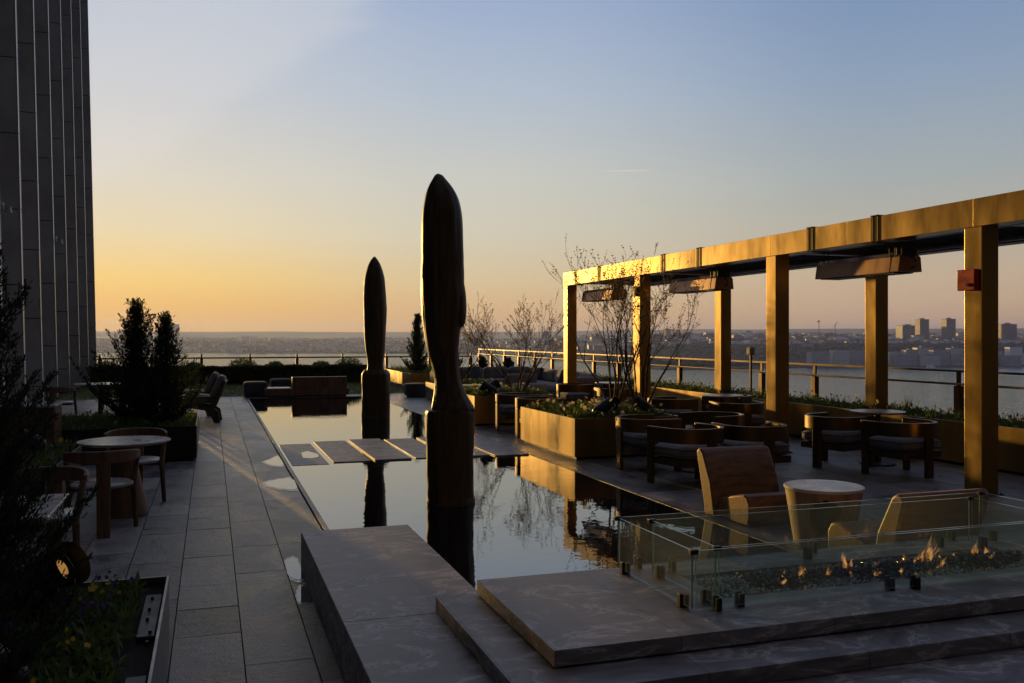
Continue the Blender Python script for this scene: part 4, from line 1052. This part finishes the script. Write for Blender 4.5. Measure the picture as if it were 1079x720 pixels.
def bmat(name, wall, win, sx=4, sz=3.2):
    m, nt, b = newmat(name)
    tc = N(nt, 'ShaderNodeTexCoord'); sp = N(nt, 'ShaderNodeSeparateXYZ'); nt.links.new(tc.outputs['Object'], sp.inputs[0])
    ad = N(nt, 'ShaderNodeMath', operation='ADD'); nt.links.new(sp.outputs[0], ad.inputs[0]); nt.links.new(sp.outputs[1], ad.inputs[1])
    cb = N(nt, 'ShaderNodeCombineXYZ'); nt.links.new(ad.outputs[0], cb.inputs[0]); nt.links.new(sp.outputs[2], cb.inputs[1])
    br = N(nt, 'ShaderNodeTexBrick'); br.offset = 0; br.inputs['Scale'].default_value = 1; br.inputs['Brick Width'].default_value = sx; br.inputs['Row Height'].default_value = sz
    br.inputs['Mortar Size'].default_value = sz*.24; br.inputs['Mortar Smooth'].default_value = 0
    br.inputs['Color1'].default_value = (*win, 1); br.inputs['Color2'].default_value = (*[x*2 for x in win], 1); br.inputs['Mortar'].default_value = (*wall, 1)
    nt.links.new(cb.outputs[0], br.inputs['Vector']); nt.links.new(br.outputs['Color'], b.inputs['Base Color'])
    nt.links.new(ramp(nt, br.outputs['Fac'], [(0, .5), (1, .85)]), b.inputs['Roughness'])
    return m
BM = {'pale': bmat('pale_render_wall', (.50, .47, .44), (.17, .17, .18), 5, 3.4), 'brick': bmat('red_brick_wall', (.30, .14, .09), (.04, .04, .05)), 'grey': bmat('grey_concrete_wall', (.30, .29, .30), (.11, .12, .13), 6, 3.3),
      'tan': bmat('tan_brick_wall', (.17, .11, .075), (.05, .05, .05)), 'white': bmat('white_wall', (.82, .80, .76), (.12, .12, .13)), 'dark': bmat('dark_wall', (.09, .09, .10), (.03, .03, .04))}
M['roof'] = simple('town_roof', (.16, .15, .15), .8, 0, bstr=0); M['roofred'] = simple('red_roof', (.22, .09, .06), .8, 0, bstr=0)
def far_building(px, d, w, dep, h, mat, name='town_building', label=None, group='buildings of the town across the river', gable=False, parts=False, z=None, setback=None, rot=None):
    az = azx(px); r_1 = d/cos(az-YAW) if True else d
    x, y = sin(az)*r_1, cos(az)*r_1; z = land_z(az, r_1)-2 if z is None else z
    rz = -az+(R.uniform(-.6, .6) if rot is None else rot)
    mb = MB()
    mb.box(-w/2, w/2, -dep/2, dep/2, 0, h+2)
    mb.mi = 1
    if gable: mb.prism([(-w/2-.4, h+2.02), (w/2+.4, h+2.02), (0, h+2+w*.3)], 'y', -dep/2-.3, dep/2+.3)
    else:
        mb.box(-w/2-.3, w/2+.3, -dep/2-.3, dep/2+.3, h+2.02, h+2.6)
        if R.random() < .6: mb.box(-w*.15, w*.2, -dep*.2, dep*.2, h+2.61, h+4.8)
    if parts:
        r = empty(name, (x, y, z), label, 'building', group, rz=rz)
        mb2 = MB(); mb2.box(-w/2, w/2, -dep/2, dep/2, 0, h+2); mb2.build('wall', BM[mat], r)
        mb3 = MB(); mb3.box(-w/2-.3, w/2+.3, -dep/2-.3, dep/2+.3, h+2.02, h+3); mb3.box(-w*.2, w*.15, -dep*.2, dep*.2, h+3.01, h+6.5); mb3.build('roof', M['roof'], r)
        mb.bm.free(); return r
    o = mb.build(name, [BM[mat], M['roofred'] if gable and R.random() < .5 else M['roof']], loc=(x, y, z)); o.rotation_euler.z = rz
    return tag(o, label, 'building', group)
# landmarks : heights from where their tops sit against the horizon
def top_h(px, d, ytop):
    az = azx(px); g_ = land_z(az, d/cos(az-YAW))-2; return 1.8+(355-ytop)*d/953-g_-2
def landmark(px, d, wpx, ytop, mat, label, dep=None, rot=0, name='town_building'):
    return far_building(px, d, wpx*d/953, dep or wpx*d/953, top_h(px, d, ytop), mat, name, label, None, parts=True, rot=rot)
landmark(971.5, 2600, 10, 337, 'tan', 'left of the two matching brown towers on the right horizon', rot=.5, name='apartment_tower')
landmark(999.5, 2620, 10, 336.5, 'tan', 'right of the two matching brown towers on the right horizon', rot=.5, name='apartment_tower')
landmark(703, 3000, 5.5, 347, 'brick', 'slim brown tower on the horizon between two pergola posts', rot=.5, name='apartment_tower')
landmark(182.5, 4200, 9, 342, 'grey', 'tall grey tower behind the right twin juniper', rot=.5, name='apartment_tower')
landmark(715, 2900, 12, 352.5, 'dark', 'dark block right of the slim brown tower')
landmark(956, 2700, 17, 343.5, 'dark', 'dark wide slab block left of the two matching towers', rot=.4)
landmark(1061, 2500, 14, 342, 'tan', 'low brown blocky building right of the nearest post', rot=.4)
landmark(575, 3300, 8, 350.5, 'white', 'pale building shining in the sun left of the farthest post')
landmark(789, 2900, 8, 350, 'white', 'bright white building on the ridge between two pergola posts')
landmark(780, 2800, 7, 354.5, 'brick', 'reddish building below the bright white one')
landmark(803, 2750, 8, 353, 'brick', 'reddish building just left of the second nearest post')
landmark(851, 2100, 12, 362, 'grey', 'grey building on the wooded slope beside the second nearest post')
landmark(267, 3600, 26, 364.5, 'tan', 'long pale apartment block at the far shore above the pool left edge')
landmark(300, 3650, 16, 362, 'grey', 'pale block right of the long apartment block at the far shore')
landmark(247, 3550, 12, 361, 'grey', 'small grey block left of the long apartment block at the far shore')
wf = [(862,1800,20,371,'grey'),(884,1810,16,369.5,'pale'),(902,1820,14,370,'grey'),(944,1830,18,371,'pale'),(958,1800,12,369,'grey'),(972,1850,16,366.5,'pale'),(990,1800,18,369.5,'grey'),(1006,1850,14,367,'pale'),(1008,1790,16,374,'grey'),(978,1790,20,375,'pale'),(950,1795,20,376,'grey'),(924,1800,16,372,'grey'),(1068,1830,13,366,'white'),(1064,1800,18,375,'grey'),(1083,1840,10,372,'pale'),(1028,1820,16,369,'grey'),(1045,1830,16,370,'pale')]
for i, (p, d, w, yt, mt) in enumerate(wf):
    o = far_building(p, d+40, w*d/953, 26, top_h(p, d+40, yt), mt, 'waterfront_block', 'low '+{'grey':'grey','pale':'pale','white':'white'}[mt]+' apartment block on the waterfront across the river', 'waterfront apartment blocks', rot=.38)
# anonymous town
kinds = ['pale', 'brick', 'grey', 'tan', 'white', 'dark']; nb = 0; tmp = []
areas = [(60, 250, 'left of the pool'), (250, 480, 'beyond the far sculpture'), (480, 700, 'behind the bare trees'), (700, 830, 'between the pergola posts'), (830, 1110, 'at the right side')]
while nb < 270:
    px = R.uniform(70, 1110); right = px > 600
    e = R.uniform(520, 1600) if right else R.uniform(60, 2000)
    d = shore_r(px)*cos(azx(px)-YAW)+e
    sc = d/3000; k = R.choice(kinds)
    ar = [a for a in areas if a[0] <= px <= a[1]][0][2]
    w = R.uniform(12, 34)*sc; gb = w < 18*sc
    big = 'small gabled' if gb else ('low' if R.random() < .7 else 'taller')
    h_ = R.uniform(7, 11) if gb else (R.uniform(8, 14) if big == 'low' else R.uniform(15, 26))
    far_building(px, d, w, R.uniform(12, 26), h_, k, label='%s %s building in the hazy town %s' % (big, {'pale':'cream','brick':'brick red','grey':'grey','tan':'tan','white':'white','dark':'dark'}[k], ar), gable=gb)
    nb += 1
# the rest of the town, far too many to count
mb = MB(); mats = [BM[k] for k in kinds]+[M['roof']]
for i in range(6000):
    px = R.uniform(70, 1120); right = px > 600; e = R.uniform(500, 2900) if right else R.uniform(100, 2600)
    az = azx(px); r_1 = shore_r(px)+e; x, y = sin(az)*r_1, cos(az)*r_1; z = land_z(az, r_1)-2
    w, dp, hh = R.uniform(9, 26), R.uniform(9, 22), R.uniform(8, 15); mb.mi = R.choice((0,0,1,2,3,4,4,5)); a = R.uniform(0, 1.5)
    mb.box(x-w/2, x+w/2, y-dp/2, y+dp/2, z, z+hh, a); mb.mi = 6; mb.box(x-w/2-.2, x+w/2+.2, y-dp/2-.2, y+dp/2+.2, z+hh+.02, z+hh+.6, a)
tag(mb.build('distant_town', mats, recalc=False), 'mass of tiny houses filling the hazy far shore', 'town', kind='stuff')
# cranes
for i, (px, yt) in enumerate(((863, 337.5), (880, 339.5))):
    d = 2700; az = azx(px); r_1 = d/cos(az-YAW); z = land_z(az, r_1); H_ = 1.8+(355-yt)*d/953-z
    r = empty('tower_crane', (sin(az)*r_1, cos(az)*r_1, z), ['left red construction crane on the skyline beside the second nearest post','right construction crane with raised jib on the skyline'][i], 'crane', 'cranes on the skyline')
    mb = MB(); mb.tube([(0,0,-2),(0,0,H_-6)], 1.1, 4); mb.build('mast', M['red'], r)
    mb = MB()
    if i == 0: mb.tube([(-6,0,H_-5),(3,0,H_-1)], 1.3, 4); mb.box(-3, 1, -1, 1, H_-6, H_-2)
    else: mb.tube([(-4,0,H_-14),(8,0,H_)], .8, 4)
    mb.build('jib', M['black'], r)
# ferry wake-less boat
r = empty('ferry', (0, 0, 0), 'tiny white ferry moored at the far waterfront', 'boat'); az = azx(981); rr1 = 1760/cos(az-YAW); r.location = (sin(az)*rr1, cos(az)*rr1, WZ); r.rotation_euler.z = -az
mb = MB(); mb.prism([(-9,0),(7,0),(10,2.5),(-9,2.5)], 'y', -2.5, 2.5); mb.build('hull', BM['white'], r); boxobj('cabin', (-7, 4, -2, 2, 2.51, 5.5), BM['white'], r)

# ------------------------------------------------------------------ air
mb = MB(); mb.box(-7500, 11500, -120, 10200, WZ-8, 150)
haze = mb.build('haze', []); tag(haze, 'thin blue evening haze over the river and far shore', 'haze', kind='stuff')
m = bpy.data.materials.new('haze_air'); m.use_nodes = True; nt = m.node_tree
nt.nodes.remove(nt.nodes.get('Principled BSDF')); pv = N(nt, 'ShaderNodeVolumePrincipled')
pv.inputs['Color'].default_value = (.40, .52, .95, 1); pv.inputs['Density'].default_value = .000085; pv.inputs['Anisotropy'].default_value = .45
nt.links.new(pv.outputs[0], nt.nodes.get('Material Output').inputs['Volume']); haze.data.materials.append(m)

# ------------------------------------------------------------------ sky and sun
SUN_AZ = radians(-8.6); GLOW_AZ = radians(-13.5); SUN_EL = radians(2.6)
w = bpy.data.worlds.new('World'); scene.world = w; w.use_nodes = True; nt = w.node_tree
bg = nt.nodes['Background']
sky = N(nt, 'ShaderNodeTexSky'); sky.sky_type = 'NISHITA'; sky.sun_disc = False
sky.sun_elevation = SUN_EL; sky.sun_rotation = SUN_AZ; sky.altitude = 60; sky.air_density = 1.0; sky.dust_density = 1.6; sky.ozone_density = 1.5
def lin(c): return [((x/255+.055)/1.055)**2.4 if x > 10 else x/255/12.92 for x in c]
def mth(op, a, b_=None, c=None, clamp=False):
    n_ = N(nt, 'ShaderNodeMath', operation=op); n_.use_clamp = clamp
    for i_, v in enumerate((a, b_, c)):
        if v is None: continue
        if isinstance(v, (int, float)): n_.inputs[i_].default_value = v
        else: nt.links.new(v, n_.inputs[i_])
    return n_.outputs[0]
tc = N(nt, 'ShaderNodeTexCoord'); sp = N(nt, 'ShaderNodeSeparateXYZ'); nt.links.new(tc.outputs['Generated'], sp.inputs[0])
dx, dy, dz = sp.outputs
hl = mth('SQRT', mth('ADD', mth('MULTIPLY', dx, dx), mth('MULTIPLY_ADD', dy, dy, 1e-6)))
dot = mth('DIVIDE', mth('ADD', mth('MULTIPLY', dx, sin(GLOW_AZ)), mth('MULTIPLY', dy, cos(GLOW_AZ))), hl)
P_ = [0, .018, .06, .11, .165, .26, .36, .6, 1]
def sr(cols): return ramp(nt, dz, [(p, lin(c)) for p, c in zip(P_, cols)])
near_ = sr([(236,164,70),(240,174,76),(248,208,122),(234,218,180),(224,218,204),(201,207,216),(184,197,217),(128,136,158),(112,112,130)])
mid_ = sr([(222,164,112),(226,176,118),(224,199,156),(216,208,186),(208,208,198),(184,197,212),(159,178,212),(120,128,154),(110,110,130)])
side_ = sr([(208,168,132),(212,174,140),(206,182,152),(188,182,166),(171,179,180),(146,166,191),(122,148,187),(106,116,146),(106,108,128)])
back_ = sr([(104,98,116),(110,102,118),(112,106,124),(110,108,130),(108,112,138),(104,114,146),(100,112,148),(100,106,136),(106,108,128)])
def mixc(f, a_, b_, bt='MIX'):
    n_ = N(nt, 'ShaderNodeMixRGB', blend_type=bt)
    for i_, v in enumerate((f, a_, b_)):
        if isinstance(v, (int, float)): n_.inputs[i_].default_value = v
        elif hasattr(v, '__len__'): n_.inputs[i_].default_value = (*v, 1)
        else: nt.links.new(v, n_.inputs[i_])
    return n_.outputs[0]
def mr(v, a_, b_):
    n_ = N(nt, 'ShaderNodeMapRange'); n_.interpolation_type = 'SMOOTHSTEP'; nt.links.new(v, n_.inputs[0]); n_.inputs[1].default_value = a_; n_.inputs[2].default_value = b_; return n_.outputs[0]
c1 = mixc(mr(dot, -.7, .62), back_, side_); c2 = mixc(mr(dot, .58, .88), c1, mid_); c3 = mixc(mr(dot, .87, 1.0), c2, near_)
mp = N(nt, 'ShaderNodeMapping'); mp.inputs['Scale'].default_value = (1.4, 1.4, 7); mp.inputs['Rotation'].default_value = (0, .35, .2)
nt.links.new(tc.outputs['Generated'], mp.inputs[0])
nz = N(nt, 'ShaderNodeTexNoise'); nz.inputs['Scale'].default_value = 2.2; nz.inputs['Detail'].default_value = 7; nz.inputs['Roughness'].default_value = .55; nz.inputs['Distortion'].default_value = .8
nt.links.new(mp.outputs[0], nz.inputs['Vector'])
wisps = ramp(nt, nz.outputs[0], [(.46, 0), (.72, 1)])
slope = mth('DIVIDE', dx, mth('MAXIMUM', dy, .05))
edge = mth('ADD', mth('SUBTRACT', mth('SUBTRACT', dz, .148), mth('MULTIPLY', mth('ADD', slope, .098), .68)), mth('MULTIPLY', mth('SUBTRACT', nz.outputs[0], .5), .10))
veil = mth('MULTIPLY', mr(edge, -.012, .035), mth('SUBTRACT', 1.0, mr(edge, .08, .34)))
veil = mth('MULTIPLY', veil, mr(dy, .2, .6))
cl = mth('ADD', mth('MULTIPLY', veil, .42), mth('MULTIPLY', wisps, .10), clamp=True)
lowfade = mr(dz, .01, .08)
c4 = mixc(mth('MULTIPLY', cl, lowfade), c3, mixc(1.0, c3, (1.22, 1.16, 1.08), 'MULTIPLY'))
c4 = mixc(mth('MULTIPLY', veil, .34), c4, lin((212,213,218)))
# thin contrail
az_ = mth('ARCTAN2', dx, dy); el_ = mth('DIVIDE', dz, hl)
band = mth('SUBTRACT', 1.0, mr(mth('ABSOLUTE', mth('SUBTRACT', el_, mth('MULTIPLY_ADD', az_, -.008, .1855))), .0003, .0012))
trail = mth('MULTIPLY', band, mth('MULTIPLY', mr(az_, .418, .43), mth('SUBTRACT', 1.0, mr(az_, .455, .485))))
c4 = mixc(mth('MULTIPLY', trail, .55), c4, lin((232,214,200)))
c5 = mixc(1.0, c4, (10, 10, 10), 'MULTIPLY')
c6 = mixc(.93, mixc(1.0, sky.outputs[0], (.5, .55, .8), 'MULTIPLY'), c5)
nt.links.new(c6, bg.inputs[0]); bg.inputs[1].default_value = .1
sd = bpy.data.lights.new('sun', 'SUN'); sd.energy = 4.8; sd.angle = radians(.6); sd.color = (1, .58, .15)
so = bpy.data.objects.new('sun', sd); COL.objects.link(so)
sv = Vector((sin(SUN_AZ)*cos(SUN_EL), cos(SUN_AZ)*cos(SUN_EL), sin(SUN_EL)))
so.rotation_euler = sv.to_track_quat('Z', 'Y').to_euler(); so.location = (0, 0, 30)

# ------------------------------------------------------------------ camera
cd = bpy.data.cameras.new('camera'); cam = bpy.data.objects.new('camera', cd); COL.objects.link(cam); scene.camera = cam
cam.location = (0, 0, 1.8); cam.rotation_euler = (pi/2, 0, -YAW)
cd.sensor_width = 36; cd.lens = 953/1079*36; cd.shift_y = -5/1079; cd.clip_start = .05; cd.clip_end = 40000
vs_ = scene.view_settings; vs_.view_transform = 'Standard'; vs_.look = 'None'; vs_.gamma = 1; vs_.exposure = 0.0
scene.render.resolution_x = 1024; scene.render.resolution_y = 683
scene.cycles.volume_bounces = 0; scene.cycles.transparent_max_bounces = 24
